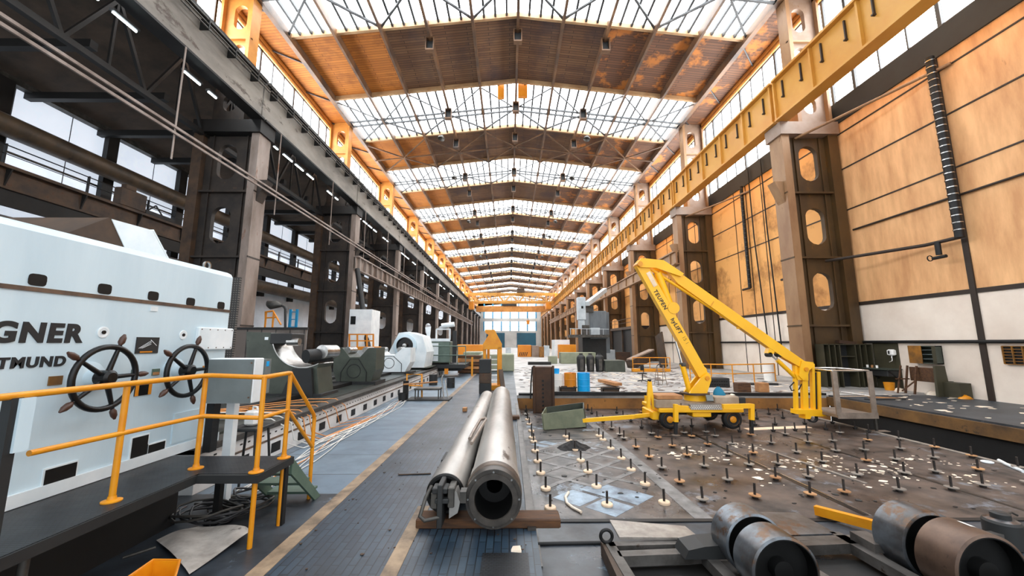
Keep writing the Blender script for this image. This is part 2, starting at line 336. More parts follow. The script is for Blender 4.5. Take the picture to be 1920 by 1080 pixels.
b_ = M['frost'].node_tree.nodes['Principled BSDF']; b_.inputs['Emission Color'].default_value = (.8,.88,1,1); b_.inputs['Emission Strength'].default_value = .34
WORLD, EXPO = 1.0, 1.12
# ================================================================ THE SETTING
BAY, NB = 13.6, 13
COLY = [20.0+BAY*i for i in range(NB)]
YEND, FZ, YB = 186.0, -.55, 16.75
def zr(x): return 22.95+1.75*(1-abs(x-.58)/15.5)
def floor_piece(label, x0, x1, y0, y1, z, m, t=.12):
    b = MB().box(x0, x1, y0, y1, z-t, z); return tag(b.build('floor', M[m], None, ((x0+x1)/2, y0, z)), label, 'floor', None, 'structure')
floor_piece('blue-grey block-paved aisle floor running down the hall', -2.52, .32, -3, 34, 0, 'aisle')
floor_piece('pale steel floor plates between the lathe bed and the tan strip', -4.6, -2.52, 6.05, 34, 0, 'plates')
floor_piece('dark oily floor below the walkway stairs', -4.6, -2.52, -3, 6.05, 0, 'floor_dark')
floor_piece('dark floor beneath the machines along the left columns', -24.2, -4.6, -3, 34, -.002, 'floor_dark')
floor_piece('pale dusty floor of the far half of the hall', -24.2, 18.6, 34, YEND, 0, 'floor_far')
floor_piece('bright littered floor plate behind the bolt field', .32, 18.6, YB, 34, 0, 'floor_far')
floor_piece('grey clamping plate with white discs beside the long shafts', .32, 3.05, 6.45, YB, FZ, 'field_grey')
floor_piece('brown iron clamping field studded with anchor bolts', 3.05, 11.45, 6.45, YB, FZ, 'field')
floor_piece('dark oily floor around the roller frame', .32, 13.6, -3, 6.45, FZ-.01, 'floor_dark')
floor_piece('dark bottom of the trench beside the bolt field', 11.45, 13.6, 6.45, YB, -1.5, 'pit')
floor_piece('blue-grey raised platform along the right wall', 13.6, 18.6, -3, YB, 0, 'platform', .06)
for nm, lab, bx, mt in (
    ('trim_1','dark kerb under the aisle edge beside the bolt field',(.26,.32,-3,YB,-1.6,-.125),'dark'),
    ('trim_2','rusty edge beam face at the far end of the bolt field',(.32,13.6,YB,YB+.1,-1.5,-.125),'edge_brown'),
    ('trim_3','black trench wall under the right platform',(13.62,13.75,-3,YB,-1.6,-.42),'pit'),
    ('trim_4','ochre channel beam along the edge of the right platform',(13.5,13.62,-3,YB,-.42,-.06),'edge_dark'),
    ('trim_5','dark kerb where the bolt field drops into the trench',(11.45,11.55,6.45,YB,-1.5,FZ-.12),'pit')):
    tag(MB().box(*bx).build(nm, M[mt]), lab, 'edge beam', None, 'structure')
# strips let into the floor
def strip(nm, lab, pts, z, m, h=.006):
    return tag(MB().prism([(x,y,z) for x,y in pts], (0,0,h)).build(nm, M[m]), lab, 'floor strip', None, 'structure')
strip('trim_6','worn tan strip along the left edge of the block paving',[(-2.52,-1),(-2.34,-1),(-2.34,40),(-2.52,40)],0,'tan_strip')
strip('trim_7','short worn tan strip in front of the smaller shaft',[(-1.2,-1),(-1.04,-1),(-1.08,5.6),(-1.24,5.6)],0,'tan_strip')
strip('trim_8','pale joint between the grey and the brown clamping plates',[(2.93,6.5),(3.22,6.5),(2.86,16.7),(2.64,16.7)],FZ,'pale_strip')
strip('trim_9','ochre strip with a black border along the shaft side of the field',[(.32,5.2),(.42,5.2),(.46,YB),(.36,YB)],FZ,'frame_steel')
strip('trim_10','steel edge angle beside the larger shaft',[(.22,4.9),(.32,4.9),(.32,14.5),(.22,14.5)],0,'frame_steel',.03)
def groove(nm, lab, a, b, w=.09):
    a, b = Vector((*a,FZ)), Vector((*b,FZ)); d = (b-a).normalized(); s = Vector((-d.y,d.x,0))*w/2
    m = MB().prism([a-s, b-s, b+s, a+s], (0,0,.004)); return tag(m.build(nm, M['black']), lab, 'floor joint', None, 'structure')
groove('trim_11','black slot running down the middle of the bolt field',(5.74,6.6),(5.5,16.5))
groove('trim_12','black slot down the trench side of the bolt field',(8.55,6.6),(8.2,16.5))
groove('trim_13','black seam across the bolt field',(.4,11.45),(6.0,11.98),.06)
strip('trim_14','bright edge strip beside the middle slot',[(5.80,6.6),(5.84,6.6),(5.68,11.4),(5.64,11.4)],FZ,'steel_bright',.01)
strip('trim_15','pale steel strip lying between bolt rows',[(7.0,8.0),(7.08,8.0),(6.62,10.9),(6.56,10.9)],FZ,'pad_grey',.015)
strip('trim_16','pale concrete strip across the field behind the lift',[(7.6,12.65),(9.9,13.0),(9.9,13.32),(7.6,12.95)],FZ,'pad_white',.01)
strip('trim_17','pale rim of the bolt field along the trench',[(11.3,6.6),(11.45,6.6),(11.45,16.5),(11.3,16.5)],FZ,'pad_grey',.02)
strip('trim_18','black lower rim of the rear plate edge',[(.4,YB-.02),(13.5,YB-.02),(13.5,YB+.3),(.4,YB+.3)],.0,'dark',.08)
lat = MB()   # diagonal lattice of light bars on the grey plates
for i, x in enumerate((.68, 1.68)):
    for k in range(4):
        y = 7.8+.86*k+.05*i
        for (p, q) in (((x,y),(x+1,y+.91)), ((x,y+.86),(x+1,y+.05))):
            a, b = Vector((*p,FZ)), Vector((*q,FZ)); d = (b-a).normalized(); s = Vector((-d.y,d.x,0))*.06
            lat.prism([a-s,b-s,b+s,a+s], (0,0,.005+.001*(p[1]<q[1])))
tag(lat.build('trim_19', M['pale_strip']), 'pale crossing bars on the grey clamping plates', 'floor strip', None, 'structure')
bpm = MB()   # lighter blue-grey cells of the lattice
for cx, cy in ((1.2,7.35),(1.75,7.75),(2.2,7.4),(1.7,6.95),(1.0,11.0)):
    bpm.prism([(cx-.42,cy,FZ),(cx,cy-.38,FZ),(cx+.42,cy,FZ),(cx,cy+.38,FZ)],(0,0,.003))
tag(bpm.build('trim_28', M['blue_plate']), 'light blue-grey diamond cells on the grey clamping plates', 'floor plate', None, 'structure')
tag(MB().box(.45,11.3,6.40,6.5,FZ-.1,FZ+.006).build('trim_29', M['dark']), 'dark seam along the near end of the bolt field', 'floor joint', None, 'structure')
ck = MB().box(-.28,.2,3.2,4.4,.0,.012); tag(ck.build('trim_20', M['tread']), 'chequered steel cover plate in front of the larger shaft', 'floor plate', None, 'structure')
# ---------------------------------------------------------------- right wall
def swall(nm, lab, bx, m): return tag(MB().box(*bx).build(nm, M[m]), lab, 'wall', None, 'structure')
swall('wall_right_lower','whitewashed lower band of the right wall',(18.5,18.7,-3,YEND,-.1,4.25),'white_wall')
swall('wall_right_upper','ochre panelled upper band of the right wall',(18.5,18.7,20.4,YEND,4.25,14.4),'ochre_wall')
swall('wall_right_near','stained ochre wall bay nearest the camera on the right',(18.5,18.7,-3,20.4,4.25,14.4),'ochre_dark')
swall('wall_right_lintel','dark lintel band under the right windows, bluish with painted shade',(18.42,18.7,-3,YEND,14.4,15.6),'band_dark')
jt = MB()
for z, t in ((4.25,.09),(9.4,.03),(11.74,.03),(13.78,.03)): jt.box(18.46,18.5,-3,YEND,z-t,z+t)
for i in range(-1, NB):
    y0 = 20+BAY*i
    for f in (3.4, 6.8, 8.6, 10.2):
        if i >= 0: jt.box(18.47,18.5,y0+f-.025,y0+f+.025,0,14.4)
jt.box(18.44,18.5,14.92,15.12,0,14.4)
tag(jt.build('trim_21', M['joint']), 'dark joints between the panels of the right wall', 'wall trim', None, 'structure')
def tubething(nm, lab, cat, pts, r, m, group=None, n=8): return tag(MB().tube(pts, r, n).build(nm, M[m], None, pts[0]), lab, cat, group)
tubething('wall_pipe','dark pipe at eye height along the right wall','pipe',[(18.38,-2,2.25),(18.38,100,2.25)],.07,'dark')
tubething('conduit','double dark conduit across the stained ochre wall bay','conduit',[(18.42,2,8.2),(18.42,19.8,8.2)],.05,'joint')
dp = thing('downpipe',(18.1,14.9,6.4),'thick dark ribbed downpipe on the nearest ochre wall bay, ending in a valve','pipe')
MB().tube([(18.15,14.9,14.4),(18.15,14.9,6.4)],.15,12).build('riser',M['dark'],dp)
MB().tube([(18.15,14.9,6.42),(18.15,16.2,6.42),(17.0,20.1,6.55)],.075,10).build('branch',M['joint'],dp)
for k in range(26): MB().cyl((18.15,14.9,6.7+.3*k),(18.15,14.9,6.74+.3*k),.17,12).build('clamp_ring',M['steel_bright'],dp)
vv = MB().tube([(18.0,15.6,6.4),(18.0,15.6,5.85)],.1,10).tube([(18.0,15.35,5.75),(18.0,15.85,5.75)],.07,8).build('valve',M['dark'],dp)
MB().lathe([(.1,0),(.13,0),(.13,.03),(.1,.03),(.1,0)],(18.0,15.95,5.78),(0,1,0),16).build('handwheel',M['dark'],vv)
for k,(a,b,r,lab) in enumerate((((1390,355),(1405,540),.12,'ribbed dark downpipe nearer the second tall column'),((1470,280),(1482,520),.13,'ribbed dark downpipe right behind the first tall column'))):
    p, q = PX(*a,18.2), PX(*b,18.2); y = q.y
    t = thing('downpipe',(18.2,y,q.z),lab,'pipe'); MB().tube([(18.25,y,14.4),(18.25,y,q.z)],r,10).build('riser',M['dark'],t)
    for j in range(22): MB().cyl((18.25,y,q.z+.3+.36*j),(18.25,y,q.z+.34+.36*j),r+.02,10).build('clamp_ring',M['cast_grey'],t)
    MB().tube([(18.25,y,q.z),(18.25,y+.9,q.z-.02)],.08,8).build('branch',M['joint'],t)
for a, b, lab in (((1412,430),(1440,640),'thin black cable hanging on the ochre wall, the one farther from the first column'),((1437,420),(1466,655),'thin black cable hanging on the ochre wall, the one nearer the first column')):
    p, q = PX(*a,18.3), PX(*b,18.3); tubething('wall_cable',lab,'cable',[(18.3,p.y,15.5),(18.32,p.y,10),(18.3,q.y,q.z)],.045,'dark')
for i in range(2):   # stay rods from the columns to the wall
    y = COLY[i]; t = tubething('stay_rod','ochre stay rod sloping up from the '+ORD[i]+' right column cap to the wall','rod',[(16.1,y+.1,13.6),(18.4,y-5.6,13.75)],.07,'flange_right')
# ---------------------------------------------------------------- window bands
wn = 0
def window_band(x, y0, y1, z0, z1, lab, step=1.36, heavy=3, side=1):
    global wn; wn += 1
    t = thing('window_%d' % wn,(x,y0,z0),lab,'window',None,'structure')
    MB().box(x,x+.05*side,y0,y1,z0,z1).build('pane',M['clear_glass'],t)
    f = MB(); n = max(1,round((y1-y0)/step)); xa, xb = sorted((x-.09*side, x-.005*side))
    for k in range(n+1):
        y = y0+(y1-y0)*k/n; w = .08 if k % heavy == 0 else .035
        f.box(xa-(.05 if k%heavy==0 else 0),xb,y-w,y+w,z0,z1)
    f.box(xa,xb,y0,y1,z1-.12,z1); f.box(xa,xb,y0,y1,z0,z0+.08)
    f.build('glazing_bars',M['bar_dark'],t)
for i in range(-1, NB-1):
    nm = 'in front of the first column' if i < 0 else 'behind the '+ORD[i]+' column'
    window_band(18.55, 20+BAY*i, 20+BAY*(i+1), 15.6, 22.3, 'tall clerestory window band on the right, '+nm)
    window_band(-17.2, 20+BAY*i, 20+BAY*(i+1), 17.2, 22.3, 'clerestory window band on the left, '+nm, side=-1)
for x, nm, lab, m in ((18.25,'trim_22','pipe-topped eave rail above the right windows','upper_orange'),(-16.9,'trim_23','eave rail above the left windows','upper_orange')):
    tag(MB().tube([(x,4,22.25),(x,YEND,22.25)],.13,8).box(x-.15,x+.15,4,YEND,22.4,22.7).build(nm,M[m]),lab,'eave rail',None,'structure')
# ---------------------------------------------------------------- roof
def roof_slab(mb, x0, x1, y0, y1, t=.15):
    a, b = zr(x0), zr(x1); mb.prism([(x0,y0,a),(x1,y0,b),(x1,y0,b+t),(x0,y0,a+t)],(0,y1-y0,0))
for i in range(-1, NB):
    yc = 20+BAY*i; y0, y1 = yc+3.5, min(yc+10.2, YEND)
    t = thing('ceiling',(.58,y0,zr(.58)),'boarded roof bay '+('above the near skylight' if i < 0 else 'just beyond the '+ORD[i]+' pair of columns'),'roof',None,'structure')
    a = MB(); roof_slab(a,-14.95,-8.7,y0,y1); a.build('warm_lit_boards',M['deck_left'],t)
    a = MB(); roof_slab(a,-8.7,.58,y0,y1); roof_slab(a,.58,6.8,y0,y1); a.build('brown_boards',M['deck'],t)
    a = MB(); roof_slab(a,6.8,16.1,y0,y1); a.build('stained_boards',M['deck_right'],t)
    e = MB()
    for y in (y0, y1):
        if y < 12: continue
        for x0, x1 in ((-14.95,.58),(.58,16.1)): e.bar((x0,y,zr(x0)-.12),(x1,y,zr(x1)-.12),.2,.42)
    e.build('edge_beam',M['tan_beam'],t)
for x0, x1, lab, m in ((-17.4,-14.95,'warm-lit orange boarded soffit along the left eave','deck_left'),(16.1,18.8,'stained boarded soffit along the right eave','deck_right')):
    a = MB(); roof_slab(a,x0,x1,3,YEND); tag(a.build('ceiling',M[m]),lab,'roof',None,'structure')
    b = MB()
    for k in range(40): b.bar((x0+.2,6+4.53*k,zr(x0)-.08),(x1-.2,8.2+4.53*k,zr(x1)-.08),.07,.09)
    tag(b.build('trim_%d' % (24 if x0 < 0 else 25),M['bar_dark']),'thin braces under the '+('left' if x0 < 0 else 'right')+' eave soffit','brace',None,'structure')
for i in range(NB):
    yc = COLY[i]; y0, y1 = yc-3.4, min(yc+3.5, YEND)
    wn += 1; t = thing('window_%d' % wn,(.58,y0,zr(.58)),'glazed skylight band across the roof at the '+ORD[i]+' pair of columns','window',None,'structure')
    a = MB(); roof_slab(a,-14.95,.58,y0,y1,.05); roof_slab(a,.58,16.1,y0,y1,.05); a.build('pane',M['sky_glass'],t)
    f = MB(); n = 40
    for k in range(n+1):
        x = -14.95+31.05*k/n; z = zr(x)-.05; f.box(x-.07,x+.07,y0,y1,z-.18,z+.04)
    f.build('glazing_bars',M['bar_dark'],t)
    tr = thing('roof_truss',(.58,yc,zr(.58)),'slender braced roof truss under the '+ORD[i]+' skylight band','truss','roof trusses under the skylights')
    f = MB()
    for y in (yc-.35, yc+.35):
        for x0, x1 in ((-14.95,.58),(.58,16.1)): f.bar((x0,y,zr(x0)-.5),(x1,y,zr(x1)-.5),.13,.13)
    f.build('chord',M['bar_dark'],tr)
    g = MB()
    for k in range(-4, 5, 2):
        x = .58+3.1*k
        for s in (-1, 1):
            xe = x+3.1*s
            g.bar((x,yc,zr(x)-.5),(xe,yc+3.3,zr(xe)-.3),.12,.12); g.bar((x,yc,zr(x)-.5),(xe,yc-3.2,zr(xe)-.3),.08,.08)
    for k in range(-5, 6): x = .58+3.1*k; g.box(x-.16,x+.16,yc-.4,yc+.4,zr(x)-.58,zr(x)-.42)
    g.build('brace',M['bar_dark'],tr)
for k in range(-5, 6):
    x = .58+3.1*k; e = abs(k) == 5; z = zr(x)
    lab = 'ridge purlin running down the middle of the roof' if k == 0 else ('heavy eave beam on the %s side' % ('left' if k < 0 else 'right') if e else '%s purlin to the %s of the ridge' % (ORD[abs(k)-1], 'left' if k < 0 else 'right'))
    tag(MB().box(x-(.16 if e else .09),x+(.16 if e else .09),4,YEND,z-(.6 if e else .6),z-.005).build('purlin',M['purlin']),lab,'roof beam','long roof purlins')
# ---------------------------------------------------------------- tall columns
def column(side, i):
    y = COLY[i]; R = side > 0
    xi, xf, xw, xo = (15.24,15.66,17.85,18.4) if R else (-13.88,-14.3,-16.95,-17.5)
    xa = lambda a, b: tuple(sorted((a, b)))
    t = thing('column',(xi,y,0),'%s tall oval-holed steel column on the %s side, counted from the camera' % (ORD[i], 'right, ochre' if R else 'left, shade-toned'),'column','tall columns along the crane tracks','structure')
    w = MB(); xc = 16.85 if R else -15.75; zs = [(0,3.1,None),(3.1,6.75,4.93),(6.75,10.4,8.55),(10.4,13.7,12.2)]
    a0, a1 = xa(xf, xw)
    for z0, z1, zc in zs:
        if zc is None: w.box(a0,a1,y+.3,y+.55,z0+.001,z1)
        else: w.oval_cell(a0,a1,z0,z1,xc,zc,.52,1.04,y+.3,y+.55)
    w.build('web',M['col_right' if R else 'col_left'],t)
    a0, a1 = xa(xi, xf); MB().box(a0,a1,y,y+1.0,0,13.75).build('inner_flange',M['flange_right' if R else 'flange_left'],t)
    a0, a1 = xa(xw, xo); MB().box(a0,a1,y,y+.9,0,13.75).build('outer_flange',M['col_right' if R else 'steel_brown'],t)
    a0, a1 = xa(xf, xw)
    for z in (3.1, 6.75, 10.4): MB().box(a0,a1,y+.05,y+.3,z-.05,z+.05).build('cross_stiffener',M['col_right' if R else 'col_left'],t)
    s = MB()
    for xx in (a0+.42, a1-.35): s.box(xx-.03,xx+.03,y+.2,y+.3,0,13.7)
    a0, a1 = xa(xi-.02*side, xf-.02*side)
    for z in (3.1, 6.75, 10.4): s.box(xi-.02,xi+.02,y-.02,y+1.02,z-.04,z+.04)
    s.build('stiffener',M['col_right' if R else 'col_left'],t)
    a0, a1 = xa(xi-.12*side, xo); MB().box(a0,a1,y-.15,y+1.15,13.75,14.48).build('cap',M['upper_grey' if R else 'steel_dark'],t)
    if i < 8:
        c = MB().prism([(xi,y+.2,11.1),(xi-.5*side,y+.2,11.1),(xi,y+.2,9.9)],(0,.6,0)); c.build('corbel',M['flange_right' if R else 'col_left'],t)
    u0, u1 = (16.3,18.25) if R else (-15.0,-16.85)
    a0, a1 = xa(u0+.04*side, u1-.04*side); xm = (a0+a1)/2; u = MB()
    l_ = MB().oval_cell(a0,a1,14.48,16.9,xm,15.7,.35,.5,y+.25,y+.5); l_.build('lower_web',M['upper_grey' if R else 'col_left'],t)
    u.oval_cell(a0,a1,16.9,19.7,xm-.2*side,18.9,.36,.5,y+.25,y+.5)
    u.oval_cell(a0,a1,19.7,zr(u0)-.1,xm-.1*side,21.2,.38,.78,y+.25,y+.5)
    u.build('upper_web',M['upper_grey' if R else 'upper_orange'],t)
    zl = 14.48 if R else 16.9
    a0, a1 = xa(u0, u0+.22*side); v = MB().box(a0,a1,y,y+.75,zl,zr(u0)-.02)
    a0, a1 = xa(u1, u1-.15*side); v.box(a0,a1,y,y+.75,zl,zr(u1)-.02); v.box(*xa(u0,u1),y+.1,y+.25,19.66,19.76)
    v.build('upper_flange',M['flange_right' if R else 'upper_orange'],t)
for i in range(NB): column(1, i); column(-1, i)
# ---------------------------------------------------------------- crane girders, one per bay
for i in range(-1, NB-1):
    y0, y1 = 20+BAY*i+.06, 20+BAY*(i+1)-.06
    wh = 'in front of the first column' if i < 0 else 'beyond the '+ORD[i]+' column'
    t = thing('crane_girder',(15.2,y0,14.5),'yellow crane track girder on the right, segment '+wh,'girder','yellow girder segments on the right')
    MB().box(15.15,15.35,y0,y1,14.58,16.9).build('web',M['girder_yellow'],t)
    MB().box(14.9,15.6,y0,y1,16.88,17.0).box(14.9,15.6,y0,y1,14.49,14.6).build('flange',M['girder_yellow'],t)
    for k in range(6): MB().box(15.0,15.15,y0+.2+2.65*k,y0+.3+2.65*k,14.6,16.88).build('stiffener',M['girder_yellow'],t)
    for k in range(10):
        yy = y0+.9+1.33*k
        if yy < y1: MB().box(15.06,15.15,yy,yy+.06,15.65,16.62).box(15.0,15.15,yy-.02,yy+.08,15.62,15.68).build('bracket_bar',M['joint'],t)
    t = thing('crane_girder',(-13.9,y0,14.4),'grey crane track girder on the left, segment '+wh,'girder','grey girder segments on the left')
    MB().box(-14.05,-13.88,y0,y1,14.58,16.7).build('web',M['girder_grey'],t)
    MB().box(-14.3,-13.6,y0,y1,16.7,16.85).box(-14.3,-13.62,y0,y1,14.49,14.59).build('flange',M['steel_dark'],t)
    MB().box(-14.92,-14.3,y0,y1,16.75,16.83).build('walkway_deck',M['steel_dark'],t)
    for k in range(3): MB().tube([(-13.5,y0,16.55-.2*k),(-13.5,y1,16.55-.2*k)],.035,6).build('conductor_pipe',M['cast_grey'],t)
    for k in range(8): MB().box(-13.88,-13.46,y0+.5+1.7*k,y0+.56+1.7*k,16.08,16.62).build('bracket',M['steel_dark'],t)
    # lattice girder and glowing bars added for bright gaps under the left girder
    t = thing('lattice_girder',(-17.0,y0,13.7),'dark lattice girder over the side aisle, span '+wh,'girder','lattice girders over the side aisle')
    l = MB().bar((-17.0,y0,13.7),(-17.0,y1,13.7),.25,.25).bar((-17.0,y0,17.0),(-17.0,y1,17.0),.25,.25); l.build('chord',M['steel_dark'],t)
    l = MB(); n = 4; st = (y1-y0)/n
    for k in range(n):
        ya = y0+st*k; l.bar((-17.0,ya,13.7),(-17.0,ya+st/2,17.0),.14,.14); l.bar((-17.0,ya+st/2,17.0),(-17.0,ya+st,13.7),.14,.14); l.bar((-17.0,ya+st/2,13.7),(-17.0,ya+st/2,17.0),.1,.1)
    l.build('diagonal',M['steel_dark'],t)
    if i < 6:
        for k, (o, ln) in enumerate(((2.2,.4),(3.2,1.0),(4.6,1.0),(6.1,.9),(9.2,.9),(10.6,.5))):
            tl = thing('bright_gap',(-14.5,y0+o,14.1),'added gap-glow bar under the left girder %s, %s along it' % (wh, ORD[k]),'lamp','added gap-glow bars under the left crane girder')
            MB().box(-14.6,-14.4,y0+o-.05,y0+o+ln+.05,14.2,14.3).build('housing',M['dark'],tl)
            MB().tube([(-14.5,y0+o,14.17),(-14.5,y0+o+ln,14.17)],.04,8).build('tube',M['gap_glow'],tl)
# conductor rails and lower crane track on the left
for k, (z, x) in enumerate(((10.8,-13.45),(10.55,-13.45))):
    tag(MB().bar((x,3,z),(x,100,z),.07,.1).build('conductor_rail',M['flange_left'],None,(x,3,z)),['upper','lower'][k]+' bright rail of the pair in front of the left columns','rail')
for k in range(8):
    y = 14.6+6.8*k
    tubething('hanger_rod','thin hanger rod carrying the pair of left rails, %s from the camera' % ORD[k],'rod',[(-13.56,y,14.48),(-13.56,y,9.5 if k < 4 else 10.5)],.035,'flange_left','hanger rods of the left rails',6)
for i in range(1, 9):
    y0, y1 = COLY[i]+.05, COLY[i+1]-.05
    t = thing('lower_crane_girder',(-13.7,y0,8.7),'lower ribbed crane track girder on the left, span beyond the %s column' % ORD[i],'girder','lower crane track on the left')
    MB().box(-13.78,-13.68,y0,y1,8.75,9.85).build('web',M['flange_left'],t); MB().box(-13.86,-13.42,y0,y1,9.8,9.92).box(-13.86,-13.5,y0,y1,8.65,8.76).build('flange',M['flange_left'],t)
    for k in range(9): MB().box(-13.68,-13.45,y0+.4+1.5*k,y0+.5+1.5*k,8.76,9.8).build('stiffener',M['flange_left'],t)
    t = thing('lower_crane_girder',(15.0,y0,9.4),'lower tan crane track girder on the right, span beyond the %s column' % ORD[i],'girder','lower crane track on the right')
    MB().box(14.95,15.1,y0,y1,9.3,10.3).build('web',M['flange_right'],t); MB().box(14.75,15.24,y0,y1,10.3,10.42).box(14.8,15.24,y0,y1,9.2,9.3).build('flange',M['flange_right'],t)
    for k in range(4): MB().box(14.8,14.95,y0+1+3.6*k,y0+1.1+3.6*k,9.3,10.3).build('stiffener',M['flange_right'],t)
# ---------------------------------------------------------------- side aisle on the left
swall('wall_left','whitewashed lower wall of the left side aisle',(-24.2,-24,-3,YEND,0,7.6),'left_wall')
wn += 1; t = thing('window_%d' % wn,(-24,-3,7.6),'long translucent glazing of the left side aisle between its dark posts','window',None,'structure')
MB().box(-24.12,-24.05,-3,YEND,7.6,14.5).build('translucent_sheets',M['frost'],t)
f = MB()
for k in range(74): f.box(-24.05,-24.02,-2.5+2.475*k-.012,-2.5+2.475*k+.012,7.6,14.5)
f.box(-24.06,-24.0,-3,YEND,11.2,11.3).build('glazing_bars',M['cast_grey'],t)
a = MB().prism([(-24.2,-3,14.75),(-16.8,-3,17.3),(-16.8,-3,17.45),(-24.2,-3,14.9)],(0,YEND+3,0)); tag(a.build('ceiling',M['aisle_deck']),'dark boarded roof of the left side aisle','roof',None,'structure')
b = MB()
for k in range(30): b.box(-24,-17.1,4+3.4*k,4.3+3.4*k,14.15,14.5)
tag(b.build('beam',M['steel_dark']),'dark cross beams under the side aisle roof','beam',None,'structure')
b = MB().box(-24,-23.6,-3,YEND,14.45,14.75); tag(b.build('trim_26',M['cast_grey']),'grey wall plate at the top of the side aisle wall','wall trim',None,'structure')
for k in range(14):
    y = 6.7+4.95*k
    t = thing('wall_post',(-23.8,y,6.6),'%s dark post on the left aisle wall from the camera' % ORD[k],'post','dark posts on the left aisle wall')
    MB().box(-24,-23.55,y-.1,y+.1,6.6,14.5).box(-23.75,-23.5,y-.3,y+.3,6.6,14.5).build('post',M['steel_dark'],t)
tubething('duct','thick brown duct high along the left aisle wall','duct',[(-22.9,-2,12.0),(-22.9,100,12.0)],.5,'duct',None,16)
tubething('duct','thick brown duct beneath the track girder of the left aisle','duct',[(-22.6,-2,7.3),(-22.6,100,7.3)],.55,'duct',None,16)
t = thing('aisle_crane_girder',(-22,-2,8.9),'brown crane track girder along the left aisle wall','girder')
MB().box(-22.1,-21.95,-2,110,8.9,9.75).build('web',M['steel_brown'],t); MB().box(-22.35,-21.7,-2,110,9.72,9.86).box(-22.3,-21.8,-2,110,8.82,8.92).build('flange',M['steel_brown'],t)
for k in range(36): MB().prism([(-21.95,1+3.0*k,8.92),(-21.7,1+3.0*k,9.72),(-21.95,1+3.0*k,9.72)],(0,.06,0)).build('stiffener',M['steel_dark'],t)
MB().box(-22.05,-21.9,-2,110,8.1,8.8).build('dark_apron',M['steel_dark'],t)
t = thing('handrail',(-22.2,-2,9.86),'thin handrail along the left aisle crane track','railing')
r = MB().tube([(-22.3,-2,10.9),(-22.3,110,10.9)],.03,6).tube([(-22.3,-2,10.5),(-22.3,110,10.5)],.02,6); r.build('rail',M['dark'],t)
for k in range(32): MB().bar((-22.3,2.5+3.4*k,9.86),(-22.3,2.5+3.4*k,10.95),.12,.05).build('rail_post',M['dark'],t)
t = thing('motor_box',(-22.1,21.5,9.86),'rusty crane motor box on the left aisle track','machine')
MB().cbox(-22.2,-21.7,20.7,22.2,9.87,10.9,.04).cbox(-22.15,-21.8,21.0,21.6,10.9,11.2,.03).build('housing',M['steel_brown'],t)
MB().box(-22.2,-21.7,22.2,24.2,9.87,10.1).bar((-22.1,22.6,10.1),(-22.1,23.2,10.7),.06,.06).bar((-22.1,23.8,10.1),(-22.1,23.2,10.7),.06,.06).build('bogie',M['dark'],t)
# ---------------------------------------------------------------- end wall
swall('wall_end','grey end wall of the hall with window rows',(-24.2,18.7,YEND,YEND+.3,0,8.0),'end_wall')
tag(MB().prism([(-24.2,YEND,21.5),(18.7,YEND,21.5),(18.7,YEND,zr(18.7)),(.58,YEND,zr(.58)),(-24.2,YEND,19)],(0,.3,0)).box(-24.2,-12.2,YEND,YEND+.3,8,19).box(12.9,18.7,YEND,YEND+.3,8,21.5).box(-12.2,12.9,YEND,YEND+.3,12.4,14.0).build('wall_end_upper',M['end_wall']),'upper parts of the grey end wall','wall',None,'structure')
for z0, z1, lab in ((8,12.4,'lower wide window row in the end wall'),(14,21.5,'upper wide window row in the end wall')):
    wn += 1; t = thing('window_%d' % wn,(.3,YEND,z0),lab,'window',None,'structure')
    MB().box(-12.2,12.9,YEND+.05,YEND+.1,z0,z1).build('pane',M['end_glass'],t)
    f = MB()
    for k in range(7): x = -12.2+25.1*k/6; f.box(x-.3,x+.3,YEND-.25,YEND+.04,z0,z1)
    f.box(-12.2,12.9,YEND-.05,YEND+.04,z0+(z1-z0)*.5-.06,z0+(z1-z0)*.5+.06); f.build('glazing_bars',M['blue_steel'],t)
for k, (x0, x1, lab) in enumerate(((-11,-2.2,'dark teal gate left of centre in the end wall'),(3.6,12.8,'dark teal gate right of centre in the end wall'))):
    t = thing('door_%d' % (k+1),(x0,YEND,0),lab,'door',None,'structure')
    MB().box(x0,x1,YEND-.2,YEND-.02,0,7.0).build('leaf',M['teal'],t)

# wind bracing under the second boarded bay, and two small orange boxes hung at the second skylight
wb = thing('roof_bracing',(.58,40.5,zr(.58)),'brown diagonal wind bracing under the second boarded roof bay','bracing')
ym2 = 40.5
for x0, x1 in ((-14.95,.58),(.58,16.1)): MB().bar((x0,ym2,zr(x0)-.62),(x1,ym2,zr(x1)-.62),.12,.12).build('chord',M['purlin'],wb)
for k in range(-4, 5, 2):
    x = .58+3.1*k
    for sx in (-1, 1):
        for dy in (-3.3, 3.3): MB().bar((x,ym2,zr(x)-.62),(x+3.1*sx,ym2+dy,zr(x+3.1*sx)-.5),.11,.11).build('diagonal',M['purlin'],wb)
for x, lab in ((-.75,'small orange box hung left of the ridge at the second skylight'),(1.15,'larger orange box hung right of the ridge at the second skylight')):
    w_ = .28 if x < 0 else .4
    tag(MB().cbox(x-w_,x+w_,30.5,30.9,zr(x)-1.3,zr(x)-.01,.03).build('hanging_box',M['orange'],None,(x,30.5,zr(x)-1)),lab,'box')
